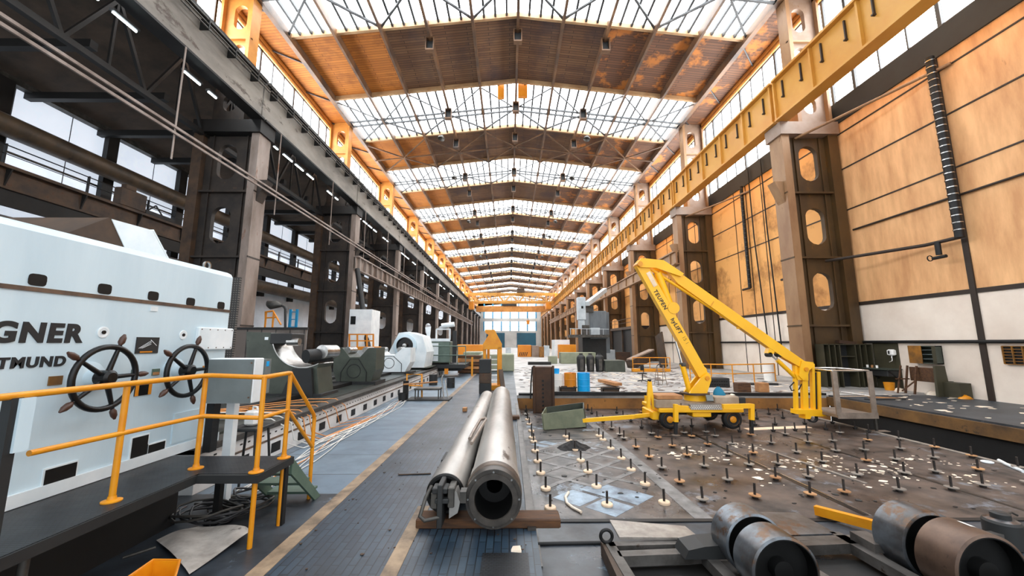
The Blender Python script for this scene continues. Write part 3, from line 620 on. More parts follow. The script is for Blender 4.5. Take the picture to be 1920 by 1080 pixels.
# ================================================================ LATHE HEADSTOCK AND WALKWAY, LEFT
def text_mesh(name, body, size, origin, xdir, ydir, m, parent, depth=.008, bold=.0, shear=0, align='LEFT', space=1.0):
    # lettering cut as a thin raised mesh; xdir = reading direction, ydir = up
    cu = bpy.data.curves.new('lettering','FONT'); cu.body = body; cu.size = size; cu.extrude = depth/2; cu.offset = bold; cu.shear = shear; cu.align_x = align; cu.space_character = space
    ob = bpy.data.objects.new('lettering_source', cu); C.objects.link(ob)
    bpy.context.view_layer.update()
    me = bpy.data.meshes.new_from_object(ob.evaluated_get(bpy.context.evaluated_depsgraph_get()))
    bpy.data.objects.remove(ob); bpy.data.curves.remove(cu)
    xd, yd = Vector(xdir).normalized(), Vector(ydir).normalized(); zd = xd.cross(yd); o = Vector(origin)
    b = MB(); b.add([o+xd*v.co.x+yd*v.co.y+zd*v.co.z for v in me.vertices], [tuple(p.vertices) for p in me.polygons])
    bpy.data.meshes.remove(me)
    return b.build(name, m, parent)
HX = -4.3
hs = thing('lathe_headstock',(-5.9,2.5,.78),'huge white lathe headstock with black lettering and two handwheels','machine')
# body: cross-section rounded at the top edge, swept along Y
prof = [(-7.6,.79),(HX,.79),(HX,3.20),(HX-.03,3.25),(HX-.09,3.28),(-7.6,3.28)]
MB().prism([(x,-1.5,z) for x,z in prof],(0,5.92+1.5,0)).build('body',M['white_paint'],hs)
MB().box(HX-.01,HX+.012,-1.5,5.925,2.66,2.70).build('rusty_seam',M['seam_rust'],hs)
MB().box(HX-.01,HX+.03,-1.5,5.93,.785,.90).build('plinth_strip',M['white_edge'],hs)
for k,(x,y) in enumerate(((70,525),(196,542),(287,555),(357,566),(414,573))):
    p = PX(x,y,HX); b = MB(); pts = []
    for a in range(16):
        t = 2*PI*a/16; c, s_ = math.cos(t), math.sin(t)
        f = lambda q: math.copysign(abs(q)**.5, q)
        pts.append((HX+.002,p.y+.07*f(c),p.z+.055*f(s_)))
    b.prism(pts,(.004,0,0)); b.build('inspection_hole',M['bore'],hs)
GY = [(2.30,'W'),(2.62,'A'),(2.98,'G')]
text_mesh('lettering','WAGNER',.24,(HX+.003,3.91,2.212),(0,1,0),(0,0,1),M['letters'],hs,.012,.011,.05,'RIGHT',1.16)
text_mesh('lettering','DORTMUND',.128,(HX+.003,3.81,1.985),(0,1,0),(0,0,1),M['letters'],hs,.012,.005,.04,'RIGHT',1.16)
for x, y in ((193,623),(343,628)):
    p = PX(x,y,HX); b = MB().lathe([(.06,0),(.06,.008),(.045,.010),(.03,.006),(0,.006)],(HX,p.y,p.z),(1,0,0),24); pt = b.build('oil_sight_glass',M['white_edge'],hs)
    MB().lathe([(.02,0),(.02,.016),(0,.016)],(HX,p.y,p.z),(1,0,0),16).build('sight_hole',M['black'],pt)
def plate(nm, x0, y0, x1, y1, m, par=hs, t=.012):
    a, b = PX(x0,y0,HX), PX(x1,y1,HX)
    return MB().box(HX-.002,HX+t,a.y,b.y,b.z,a.z).build(nm,m,par)
c = plate('speed_chart',256,632,294,662,M['charcoal'])
a, b = PX(256,632,HX), PX(294,662,HX); q = MB()
for k in range(3): q.bar((HX+.014,a.y+.03+.02*k,b.z+.06),(HX+.014,a.y+.18,a.z-.04-.02*k),.004,.003,(1,0,0)); 
q.bar((HX+.014,a.y+.17,a.z-.03),(HX+.014,b.y-.03,b.z+.09),.005,.003,(1,0,0)); q.build('chart_lines',M['cab_white'],c)
MB().box(HX+.012,HX+.016,a.y+.05,b.y-.08,b.z+.01,b.z+.025).build('chart_footer',M['orange'],c)
plate('name_plate',91,706,114,721,M['rust_door'])
for (x0,y0,x1,y1) in ((246,693,256,704),(285,692,297,703)):
    n = plate('direction_plate',x0,y0,x1,y1,M['stair_green']); a, b = PX(x0,y0,HX), PX(x1,y1,HX)
    MB().box(HX+.012,HX+.015,a.y+.005,b.y-.005,b.z+.005,(a.z+b.z)/2).build('plate_arrow',M['wood_light'],n)
n = plate('warning_plate',253,722,281,739,M['black']); a, b = PX(253,722,HX), PX(281,739,HX)
for k in range(2):
    yy = a.y+.0 if k == 0 else b.y-.04
    MB().box(HX+.012,HX+.015,yy,yy+.04,b.z,a.z).build('plate_edge',M['orange'],n)
plate('small_tag',380,686,386,693,M['orange']); plate('round_tag',282,574,294,584,M['white_edge'])
pa, pb = PX(368,613,HX), PX(429,655,HX)
pn = MB().cbox(HX-.01,HX+.05,pa.y,pb.y,pb.z,pa.z,.012).build('access_cover',M['white_edge'],hs)
sb = MB()
for k in range(5):
    for z in (pa.z-.03, pb.z+.03): y = pa.y+.04+(pb.y-pa.y-.08)*k/4; sb.cyl((HX+.05,y,z),(HX+.056,y,z),.008,8)
sb.build('cover_screws',M['seam_rust'],pn)
for nm,(x0,y0,x1,y1) in (('window_opening',(247,812,272,862)),('low_opening',(277,825,306,852)),('floor_opening',(83,872,138,905))):
    a, b = PX(x0,(y0+10),HX), PX(x1,y1-10,HX)
    fr = MB().box(HX,HX+.012,a.y-.015,b.y+.015,b.z-.015,a.z+.015).build(nm,M['white_edge'],hs); MB().box(HX+.01,HX+.016,a.y,b.y,b.z,a.z).build('dark_recess',M['bore'],fr)
a, b = PX(322,800,HX), PX(370,840,HX); MB().box(HX-.01,HX+.02,a.y,b.y,.93,1.3).build('lower_hatch',M['white_paint'],hs)
# sloped hood on the top, brown back and white front
hd = MB().prism([(-5.1,4.1,3.28),(-5.1,4.75,3.78),(-5.1,5.35,3.78),(-5.1,5.75,3.28)],(-1.5,0,0)); hd.build('sloped_hood',M['steel_brown'],hs)
MB().prism([(-5.09,4.78,3.77),(-5.09,5.34,3.79),(-5.09,5.76,3.29),(-5.09,5.1,3.29)],(-.03,0,0)).prism([(-5.1,5.36,3.79),(-5.1,5.78,3.29),(-6.6,5.78,3.29),(-6.6,5.36,3.79)],(0,.01,.02)).build('hood_front',M['white_edge'],hs)
MB().lathe([(.05,0),(.07,0),(.07,.03),(.05,.03),(.05,0)],(-4.6,5.75,3.36),(1,0,0),16).build('lifting_eye',M['steel_bright'],hs)
def handwheel(p, lab):
    x, y, z = p; R = .31; b = MB()
    t = thing('handwheel',(x,y,z),lab,'handwheel','handwheels on the lathe headstock')
    b.tube([(x,y+R*math.cos(2*PI*k/40),z+R*math.sin(2*PI*k/40)) for k in range(41)],.028,10,False); b.build('rim',M['black'],t)
    MB().lathe([(.075,-.06),(.075,.05),(.05,.07),(0,.07)],(x,y,z),(1,0,0),20).build('hub',M['black'],t)
    MB().lathe([(.16,-.21),(.16,-.17),(.09,-.14),(.07,-.05)],(x,y,z),(1,0,0),24).build('flange',M['white_paint'],t)
    for k in range(5):
        a = .02+2*PI*k/5; c, s_ = math.cos(a), math.sin(a)
        P = lambda r: (x,y+c*r,z+s_*r)
        sp = MB().tube([P(.05),P(R+.03)],.02,8,rs=[.026,.018]); sp = sp.build('spoke',M['black'],t)
        MB().tube([P(R+.03),P(R+.06),P(R+.11),P(R+.15)],.03,10,rs=[.014,.03,.028,.01]).build('grip',M['wood_grip'],sp)
handwheel((-4.1,4.02,1.85),'larger-looking black five-spoke handwheel nearer the black lettering'); handwheel((-4.1,5.03,1.85),'black five-spoke handwheel beside the grey control cabinet')
# walkway deck
dk = thing('walkway',(-3.8,2,.7),'dark chequer-plate walkway in front of the white lathe headstock','walkway')
MB().box(HX-.0,-3.41,-1.5,5.15,.72,.78).build('deck_plate',M['tread'],dk)
MB().box(-3.41,-2.75,4.48,5.15,.72,.78).build('landing_plate',M['tread'],dk)
MB().box(-3.44,-3.39,-1.5,4.48,.69,.775).box(-3.41,-2.73,4.44,4.48,.69,.775).box(-2.77,-2.73,4.48,5.15,.69,.775).build('edge_angle',M['charcoal'],dk)
MB().box(-4.2,-4.1,-1.5,5.1,0,.72).build('skirt_panel',M['pit'],dk)
MB().tube([(-3.5,3.05,.72),(-3.52,3.05,0)],.03,8).build('prop',M['cast_grey'],dk)
for x, y in ((-3.6,5.1),(-3.44,1.0),(-2.8,5.08)): MB().box(x-.035,x+.035,y-.035,y+.035,0,.72).build('leg',M['dark'],dk)
st = thing('stairs',(-3.05,5.5,0),'grey-green steel stairs from the walkway landing to the floor','stairs')
for x in (-3.38,-2.78):
    MB().prism([(x,5.15,.76),(x,5.98,.0),(x,5.82,0),(x,5.15,.56)],(.035,0,0)).build('stringer',M['stair_green'],st)
for k in range(3): MB().box(-3.36,-2.77,5.18+.25*k,5.42+.25*k,.53-.2*k,.56-.2*k).build('tread',M['stair_green'],st)
# yellow railing
ry = M['yellow']; rl = thing('railing',(-3.2,4.5,.78),'yellow tube railing with chipped paint around the dark walkway','railing')
ZT, ZM = 1.82, 1.36
cA, cB, cC, cD = (-3.55,4.66), (-2.81,4.53), (-2.81,5.06), (-2.86,5.87)
pts = [(-3.6,.6,ZT+.0),(-3.58,2.85,ZT),(-3.58,4.58,ZT)]+[(-3.55,4.64,ZT),(-3.49,4.65,ZT)]+[(-2.85,4.535,ZT-.01),(-2.81,4.56,ZT-.01),(-2.81,5.0,ZT),(-2.81,5.06,ZT-.005),(-2.815,5.10,ZT-.04),(-2.855,5.83,1.17),(-2.86,5.87,1.10),(-2.86,5.87,1.0)]
MB().tube(pts,.026,10).build('top_rail',ry,rl)
pts = [(-3.6,3.05,ZM+.02),(-3.58,4.6,ZM),(-3.55,4.65,ZM),(-2.84,4.535,ZM),(-2.81,4.55,ZM),(-2.81,5.04,ZM),(-2.815,5.1,ZM-.03),(-2.855,5.82,.74),(-2.86,5.87,.70)]
MB().tube(pts,.023,10).build('middle_rail',ry,rl)
for x, y, zb, foot in ((-3.6,3.74,.78,1),(-3.58,4.66,.78,1),(-2.81,4.53,0,1),(-2.81,5.06,0,1),(-2.86,5.87,0,0)):
    po = MB().tube([(x,y,zb),(x,y,ZT if y < 5.5 else 1.1)],.026,10).build('post',ry,rl)
    if foot: MB().lathe([(.075,.78),(.075,.79),(.035,.80),(.03,.83)],(x,y,0),(0,0,1),20).build('foot_flange',ry,po)
bp = MB().box(-3.63,-3.56,2.86,2.93,.78,1.83).build('black_post',M['charcoal'],rl)
MB().box(-3.56,-3.54,2.9,2.99,1.42,1.80).build('bracket_plate',M['white_paint'],bp)
# grey cabinet at the walkway end
kb = thing('control_cabinet',(-4.2,5.35,.78),'grey-fronted white control cabinet at the end of the walkway','cabinet')
a, b = PY(392,672,5.25), PY(470,757,5.25)
MB().cbox(a.x,b.x,5.26,5.46,b.z,a.z,.01).build('body',M['cab_white'],kb)
d = MB().box(a.x+.01,b.x-.01,5.24,5.262,b.z+.01,a.z-.015).build('door',M['cab_grey'],kb)
for z in (a.z-.06, b.z+.08): MB().cyl((b.x-.03,5.235,z),(b.x-.03,5.242,z),.012,8).build('screw',M['seam_rust'],d)
MB().box(b.x-.2,b.x+.012,5.465,5.6,b.z+.1,a.z-.02).build('switch_panel',M['cab_grey'],kb)
MB().box(b.x+.012,b.x+.016,5.49,5.55,a.z-.12,a.z-.05).build('blue_label',M['blue'],kb)
MB().box(a.x+.0,a.x+.1,5.3,5.42,.78,b.z).build('pedestal',M['dark'],kb)
MB().box(a.x+.12,a.x+.23,5.5,5.6,.0,b.z).build('white_support',M['cab_white'],kb)
# loose things under and near the walkway
sh = MB(); nx, ny = 14, 10
c0, c1, c2, c3 = PZ(293,1012,.02), PZ(372,987,.02), PZ(470,1001,.02), PZ(355,1076,.02)
gv = []
for j in range(ny+1):
    for i in range(nx+1):
        u, v = i/nx, j/ny
        p = (c0*(1-u)+c1*u)*(1-v)+(c3*(1-u)+c2*u)*v
        p.z = .015+.06*math.sin(u*3.0+v*2.2)**2*(.5+u)*(1 if 0 < v < 1 else .6)+.01*math.sin(7*u+5*v)
        gv.append(p)
n1 = nx+1; sh.add(gv,[(j*n1+i,j*n1+i+1,(j+1)*n1+i+1,(j+1)*n1+i) for j in range(ny) for i in range(nx)],True)
tag(sh.build('paper_sheet',M['sheet'],None,(c0+c2)/2),'soiled white sheet lying on the floor under the walkway','sheet')
bn = thing('parts_bin',(-3.0,3.6,0),'small orange-yellow open bin at the bottom left of the picture','bin')
r0 = [PZ(287,1050,.3), PZ(337,1051,.3), PZ(322,1105,.3), PZ(215,1100,.3)]
ctr = sum(r0, Vector())/4; lo = [ctr+(p-ctr)*.8-Vector((0,0,.29)) for p in r0]; inr = [ctr+(p-ctr)*.92 for p in r0]; ilo = [ctr+(p-ctr)*.74-Vector((0,0,.27)) for p in r0]
v = r0+lo+inr+ilo; fs = [(4,5,1,0),(5,6,2,1),(6,7,3,2),(7,4,0,3),(0,1,9,8),(1,2,10,9),(2,3,11,10),(3,0,8,11),(8,9,13,12),(9,10,14,13),(10,11,15,14),(11,8,12,15),(12,13,14,15),(7,6,5,4)]
MB().add(v,fs).build('tub',M['yellow'],bn); MB().tube(r0+[r0[0]],.012,6,False).build('rim',M['orange'],bn)
tubething('steel_rod','short pale rod leaning from the dark under the walkway','rod',[PZ(230,1046,.12),PZ(292,1026,.14)],.014,'cast_grey')
random.seed(3)
for k in range(7):
    pts = []; cx, cy = -3.75+random.uniform(-.15,.3), 5.6+random.uniform(-.5,.35); ra = random.uniform(.15,.42); ph = random.uniform(0,6)
    for j in range(26):
        t = ph+2*PI*j/13; pts.append((cx+ra*math.cos(t)*(1+.1*math.sin(3*t)),cy+ra*.7*math.sin(t),.03+.02*k+.04*math.sin(t*1.7+k)))
    tubething('cable_coil','dark cable coil in the tangle under the walkway landing','cable',pts,.014,'cable_dark' if k % 3 else 'cast_grey','cable tangle under the landing',6)
# ---------------------------------------------------------------- lathe bed running down the hall
BX = -4.62
bd = thing('lathe_bed',(BX,6,0),'long white-sided lathe bed with dark machined ways running down the left of the hall','machine')
YB0, YB1 = 6.0, 34.0
MB().prism([(BX,YB0,0),(BX,YB0,.34),(BX-.04,YB0,.36),(BX-.04,YB0,.62),(-9.2,YB0,.62),(-9.2,YB0,0)],(0,YB1-YB0,0)).build('casting',M['bed_white'],bd)
MB().box(BX-.3,BX+.03,YB0,YB1,.56,.66).build('edge_cover',M['cast_grey'],bd)
for x0, x1, z, m in ((-5.7,-4.92,.70,'bed_top'),(-6.15,-5.75,.80,'dark'),(-7.1,-6.2,.74,'bed_top'),(-7.5,-7.15,.82,'dark'),(-9.1,-7.6,.72,'bed_top')):
    MB().box(x0,x1,YB0+.3,YB1,.6,z).build('way',M[m],bd)
MB().box(BX-.03,BX+.01,YB0,YB1,.335,.36).build('seam_strip',M['seam_rust'],bd)
for k in range(22):
    y = 6.9+.95*k; MB().box(BX-.02,BX+.006,y,y+.3,.08,.26).build('casting_hole',M['bore'],bd)
dots = MB()
for k in range(110): dots.box(BX-.05,BX-.034,6.2+.2*k,6.26+.2*k,.44,.465)
dots.build('bolt_hole_row',M['bore'],bd)
# cables crossing the bed and lying along its foot
random.seed(11)
for k in range(5):
    y = 6.6+.25*k+random.uniform(0,.3); ye = 8.6+.6*k; pts = [(-6.9,y,.86),(-5.9,y+.5,.84),(-5.2,y+1.0,.75),(-4.75,y+1.25,.7),(-4.55,y+1.35,.55),(-4.5,y+1.4,.2),(-4.3,y+1.7,.03),(-4.0,ye+1,.02)]
    tubething('power_cable',('orange' if k > 2 else 'pale')+' cable draped over the near end of the lathe bed','cable',pts,.012,'cable_orange' if k > 2 else 'cable_white',('orange' if k > 2 else 'pale')+' cables draped over the lathe bed',6)
for k in range(3):
    y = 8.3+.55*k; pts = [(-7.4,6.9+.1*k,.86),(-6.0,7.5+.3*k,.85),(-5.2,y+.9,.76),(-4.72,y+1.4,.7),(-4.52,y+1.55,.5),(-4.47,y+1.7,.1),(-4.2,y+2.6,.02)]
    tubething('power_cable','orange cable draped over the middle of the lathe bed','cable',pts,.010,'cable_orange','orange cables across the middle of the lathe bed',6)
for k in range(7):
    pts = []
    for j in range(14):
        y = 6.1+.75*j; pts.append((-3.75-.04*k+.16*math.sin(.8*j+k*1.3)-.05*j*.3, y, .02+.006*(k%3)))
    tubething('floor_cable','pale cable trailing on the floor along the foot of the lathe bed','cable',pts,.009,'cable_orange' if k == 5 else 'cable_white','cables on the floor along the lathe bed',5)
can = thing('canister',(-3.85,6.1,.86),'white plastic canister with orange cap behind the railing','canister')
ca, cb = PY(465,768,6.0), PY(486,795,6.0)
w_ = cb.x-ca.x; MB().cbox(ca.x,cb.x,5.9,6.05,ca.z-.22,ca.z,.03).build('body',M['porcelain'],can); MB().cyl((ca.x+.05,5.97,ca.z),(ca.x+.05,5.97,ca.z+.04),.025,12).build('cap',M['orange'],can)
MB().tube([(ca.x+.09,5.97,ca.z-.02),(ca.x+.1,5.97,ca.z+.05),(cb.x-.03,5.97,ca.z+.04),(cb.x-.02,5.97,ca.z-.03)],.015,8).build('handle',M['porcelain'],can)
stl = thing('stool',((ca.x+cb.x)/2,6,0),'dark four-legged stool carrying the white canister','stool')
MB().cbox(ca.x-.12,cb.x+.12,5.75,6.2,ca.z-.27,ca.z-.225,.01).build('seat',M['charcoal'],stl)
for sx in (-1,1):
    for sy in (-1,1):
        cx, cy = (ca.x+cb.x)/2, 5.97; MB().tube([(cx+sx*.16,cy+sy*.15,ca.z-.26),(cx+sx*.24,cy+sy*.2,0)],.018,8).build('leg',M['charcoal'],stl)
# ---------------------------------------------------------------- on the bed: steady rests, tailstock, carriage
sr = thing('steady_rest',(-7.0,11.5,.82),'big dark green open C-shaped steady rest nearest on the lathe bed','machine')
YS = 11.2; P = lambda x, y: PY(x,y,YS)
arc = []
for k in range(15):
    t = PI*.66+PI*.78*k/14; arc.append(None)
cc, rr = P(572,628), 1.0
ca_ = [(cc.x+.94*math.cos(t), cc.z+.94*math.sin(t)) for t in [PI*.80+PI*.86*k/20 for k in range(21)]]
tl, bl, br = P(462,622), P(462,745), P(598,745)
poly = [(bl.x,bl.z),(br.x,br.z)]+[(P(594,690).x,P(594,690).z)]
seg = [(cc.x+.94*math.cos(t), cc.z+.94*math.sin(t)) for t in [PI*(1.66-.67*k/20) for k in range(21)]]
poly += seg+[(P(508,624).x,P(508,624).z),(tl.x,tl.z)]
MB().prism([(x,YS,z) for x,z in poly],(0,.9,0)).build('body',M['green_dark'],sr)
ring = MB()
for k in range(20):
    (x0,z0),(x1,z1) = seg[k],seg[k+1]; s2 = .985/.94
    f0, f1 = (cc.x+(x0-cc.x)*.97, cc.z+(z0-cc.z)*.97), (cc.x+(x1-cc.x)*.97, cc.z+(z1-cc.z)*.97)
    ring.prism([(x0,YS-.02,z0),(x1,YS-.02,z1),(f1[0],YS-.02,f1[1]),(f0[0],YS-.02,f0[1])],(0,.95,0))
ring.build('machined_throat',M['steel_bright'],sr)
a, b = P(511,625), P(550,645); MB().cbox(a.x,b.x,YS-.1,YS+.6,b.z,a.z,.02).build('upper_jaw',M['charcoal'],sr)
MB().cyl(tuple(P(540,641)-Vector((0,.0,0))),tuple(P(562,641)),.11,16).build('jaw_quill',M['steel_bright'],sr)
p = P(585,668); MB().cyl((p.x-.1,YS-.15,p.z),(p.x+.25,YS+.5,p.z+.05),.19,20).build('support_roller',M['charcoal'],sr)
q = P(600,660); MB().cyl((q.x,YS+.1,q.z),(q.x+.1,YS+.7,q.z),.2,20).build('bright_roller',M['steel_bright'],sr)
a, b = P(560,690), P(590,745); MB().prism([(a.x-.4,YS-.12,b.z),(b.x,YS-.12,b.z),(b.x-.1,YS-.12,a.z),(a.x-.1,YS-.12,a.z)],(0,.14,0)).build('dark_apron',M['charcoal'],sr)
a = P(497,632); MB().box(a.x,a.x+.1,YS-.012,YS,a.z-.08,a.z).build('white_tag',M['white_edge'],sr)
MB().box(bl.x-.1,br.x+.1,YS-.1,YS+1.0,.78,bl.z+.02).build('foot',M['charcoal'],sr)
def vrest(nm, lab, Y0, xl, xr, yt, yb, body, m, notch_w=.45, notch_d=.35, dep=1.0):
    t = thing(nm,(0,Y0,.8),lab,'machine'); P = lambda x, y: PY(x,y,Y0)
    L, Rr, T, Bm = P(xl,yb).x, P(xr,yb).x, P(xl,yt).z, P(xl,yb).z; W = Rr-L; cx = (L+Rr)/2
    poly = [(L+.15*W,Bm),(Rr-.15*W,Bm),(Rr,Bm+.45*(T-Bm)),(Rr,T),(cx+notch_w*W*.7,T),(cx+.12*W,T-notch_d),(cx-.12*W,T-notch_d),(cx-notch_w*W*.7,T),(L,T),(L,Bm+.45*(T-Bm))]
    MB().prism([(x,Y0,z) for x,z in poly],(0,dep,0)).build('body',m,t)
    MB().prism([(cx-.30*W,Y0-.03,Bm+.03),(cx+.30*W,Y0-.03,Bm+.03),(cx+.30*W,Y0-.03,Bm+.4*(T-Bm)),(cx+.1*W,Y0-.03,T-notch_d-.06),(cx-.1*W,Y0-.03,T-notch_d-.06),(cx-.30*W,Y0-.03,Bm+.4*(T-Bm))],(0,.03,0)).build('face_plate',m,t)
    ol = [(cx-.30*W,Bm+.05),(cx-.30*W,Bm+.4*(T-Bm)),(cx-.1*W,T-notch_d-.06),(cx+.1*W,T-notch_d-.06),(cx+.30*W,Bm+.4*(T-Bm)),(cx+.30*W,Bm+.05)]
    e_ = MB()
    for q in range(5): e_.bar((ol[q][0],Y0-.035,ol[q][1]),(ol[q+1][0],Y0-.035,ol[q+1][1]),.02,.035,(0,1,0))
    e_.build('plate_outline',M['charcoal'],t)
    MB().lathe([(.26,0),(.26,-.012),(.235,-.012),(.235,0)],(cx,Y0-.03,Bm+.42*(T-Bm)),(0,1,0),28).build('round_cover',M['charcoal'],t)
    for sx in (-1,1): MB().cyl((cx+sx*.22*W,Y0+.1,T-.1),(cx+sx*.22*W,Y0+.8,T-.1),.13,16).build('roller',M['steel_bright'],t)
    MB().box(L-.05,Rr+.05,Y0-.08,Y0+dep+.08,.8,Bm+.05).build('foot',M['charcoal'],t); return t
vrest('steady_rest','dark olive V-notched steady rest in the middle of the lathe bed',14.5,622,702,652,728,None,M['green_dark'])
vrest('steady_rest','white V-notched steady rest in front of the tailstock',19.2,690,768,652,702,None,M['white_edge'])
ts = thing('tailstock',(-6.2,23,.8),'white lathe tailstock with a big round dark spindle bore','machine'); YT = 22.5; P = lambda x, y: PY(x,y,YT)
pl = [(723,672),(748,624),(765,622),(792,630),(800,660),(795,690),(735,690)]
MB().prism([P(*q) for q in pl],(0,2.2,0)).build('body',M['white_edge'],ts)
p = P(760,648); MB().lathe([(.66,0),(.66,-.12),(.50,-.16),(.46,-.16)],p,(0,1,0),36).build('front_ring',M['white_paint'],ts)
MB().lathe([(.5,-.14),(.44,-.2),(.44,-.05),(0,-.05)],p,(0,1,0),36).build('bore_ring',M['black'],ts)
MB().lathe([(.22,-.05),(.12,-.24),(0,-.26)],p,(0,1,0),24).build('centre',M['steel_bright'],ts)
a, b = P(735,690), P(800,700); MB().box(a.x-.2,b.x+.1,YT-.1,YT+2.3,.8,a.z+.0).build('base',M['green_dark'],ts)
cg = thing('carriage_cabin',(-4.5,25.5,.6),'grey-green lathe carriage platform with white cabin frame and railings','machine'); YC = 25.5; P = lambda x, y: PY(x,y,YC)
a, b = P(792,640), P(843,680); MB().cbox(a.x,b.x,YC,YC+2.2,b.z,a.z,.04).build('housing',M['green_mid'],cg)
a2, b2 = P(790,683), P(873,690); MB().box(a2.x,b2.x,YC-.3,YC+2.4,b2.z,a2.z).build('platform',M['charcoal'],cg)
MB().box(a.x+.1,b.x,YC-.02,YC+.02,a.z,a.z+.18).build('light_band',M['cab_white'],cg)
x0, x1 = P(808,650), P(822,650); MB().box(x0.x,x1.x,YC-.03,YC,b.z+.1,a.z-.12).build('white_panel',M['cab_white'],cg)
f = MB(); g0, g1 = P(818,617), P(843,637)
for xx in (g0.x, g1.x): f.bar((xx,YC+.1,g1.z),(xx,YC+.1,g0.z),.09,.09)
f.bar((g0.x,YC+.1,g0.z),(g1.x,YC+.1,g0.z),.09,.09).bar((g0.x,YC+.1,g1.z),(g1.x,YC+.1,g1.z),.09,.09); f.build('cabin_frame',M['cab_white'],cg)
a = P(828,611); MB().cyl(a,tuple(P(852,608)),.16,14).build('lamp_tube',M['cab_white'],cg)
c0_, c1_ = P(849,620), P(855,680); MB().box(c0_.x,c1_.x,YC,YC+.3,c1_.z,c0_.z).build('column',M['charcoal'],cg)
pan = P(800,615); MB().prism([tuple(P(797,614)),tuple(P(808,612)),tuple(P(806,636)),tuple(P(802,637))],(0,.05,0)).build('curved_shield',M['cab_white'],cg)
hr = MB()
for z in (649,666): hr.tube([tuple(PY(790,z,YC-.25)),tuple(PY(873,z,YC-.25))],.035,6)
for x in (790,843,858,873): hr.tube([tuple(PY(x,649,YC-.25)),tuple(PY(x,684,YC-.25))],.03,6)
hr.build('guard_rail',M['green_mid'],cg)
und = P(820,690); MB().box(a2.x+.3,b2.x-.3,YC,YC+2,.4,a2.z-.1).build('underframe',M['dark'],cg)
o = P(838,692); MB().box(o.x-.1,o.x+.14,YC-.35,YC-.3,o.z-.3,o.z+.05).build('orange_plate',M['orange'],cg)
# yellow gate, buckets, work table on the aisle
yg = thing('safety_gate',(-4.1,15.9,0),'small yellow tube gate standing beside the lathe bed','gate'); P = lambda x, y: PY(x,y,15.9)
MB().tube([P(763,749),P(763,702),P(791,702),P(791,749)],.035,8).build('frame',M['yellow'],yg); MB().tube([P(763,723),P(791,723)],.03,8).build('cross_bar',M['yellow'],yg)
p = PZ(754,752,0); bk = thing('bucket',p,'black bucket in front of the yellow gate','bucket'); MB().lathe([(0,0),(.13,0),(.17,.3),(.155,.3),(.12,.02),(0,.02)],p,(0,0,1),20).build('pail',M['charcoal'],bk)
p = PZ(803,750,0); wt = thing('work_trolley',p,'low grey work trolley with a tray of clutter beside the tan strip','trolley')
MB().box(p.x-.8,p.x+.85,p.y-.3,p.y+.6,.0,.05).build('base_plate',M['charcoal'],wt)
MB().cbox(p.x-.55,p.x+.45,p.y-.1,p.y+.5,.38,.45,.01).build('table_top',M['cast_grey'],wt)
for sx in (-.5,.4):
    for sy in (-.05,.45): MB().box(p.x+sx-.02,p.x+sx+.02,p.y+sy-.02,p.y+sy+.02,.05,.38).build('leg',M['cast_grey'],wt)
MB().box(p.x-.95,p.x-.75,p.y-.2,p.y-.1,.0,.75).build('leaning_board',M['steel_dark'],wt)
MB().tube([(p.x+.6,p.y,.05),(p.x+.5,p.y,.8),(p.x+.55,p.y,.95)],.03,8).tube([(p.x+.75,p.y+.1,.05),(p.x+.62,p.y+.1,.75)],.02,8).build('handle',M['chrome'],wt)
tubething('striped_barrier','red and white striped barrier bar over the trolley','barrier',[(p.x-.9,p.y-.3,.62),(p.x+.4,p.y-.3,.72)],.03,'wood_light')
for (x,y,r,h,lab) in ((812,722,.22,.55,'dark round drum left of the carriage platform'),(845,727,.2,.5,'dark round drum under the orange plate of the carriage')):
    p = PZ(x,y,0); t = thing('oil_drum',p,lab,'drum'); MB().lathe([(0,0),(r,0),(r,h*.5),(r+.02,h*.52),(r,h*.54),(r,h),(0,h)],p,(0,0,1),20).build('barrel',M['charcoal'],t)
# partition and clutter behind the lathe
pt = thing('partition',(-11,17,0),'dark corrugated partition screen behind the green steady rest','screen'); YP = 17.0; a, b = PY(446,600,YP), PY(574,618,YP)
MB().box(a.x,b.x,YP,YP+.1,0,b.z).build('panel',M['fence'],pt); MB().box(a.x-.05,b.x+.05,YP-.03,YP+.13,b.z,b.z+.1).build('top_rail',M['steel_dark'],pt)
a = PY(432,520,13.5); b = PY(450,520,13.5)
mp = thing('mesh_panel',(a.x,13.5,0),'grey punched metal panel at the corner of the headstock','panel'); MB().box(a.x-.3,b.x,13.5,13.6,0,a.z).build('sheet',M['mesh_grey'],mp)
lp = thing('work_lamp',(-11.5,20,0),'hooded work lamp on a curved pole behind the partition','lamp'); P = lambda x, y: PY(x,y,20)
MB().tube([P(535,640),P(535,580),P(533,575),P(528,573)],.06,8).build('pole',M['dark'],lp); MB().tube([P(528,573),P(518,571),P(505,572),P(502,574)],.2,12,rs=[.08,.2,.24,.12]).build('lamp_head',M['cast_grey'],lp)
ld = thing('ladder',(-13.2,24,0),'blue ladder frame standing behind the partition','ladder'); P = lambda x, y: PY(x,y,24)
for x in (544,556): MB().bar((P(x,600).x,24,0),(P(x,600).x,24,P(x,580).z),.14,.1).build('rail',M['blue_steel'],ld)
g = MB()
for k in range(4): z = P(544,585+14*k).z; g.bar((P(544,600).x,24,z),(P(556,600).x,24,z),.05,.05)
g.build('rung',M['blue_steel'],ld)
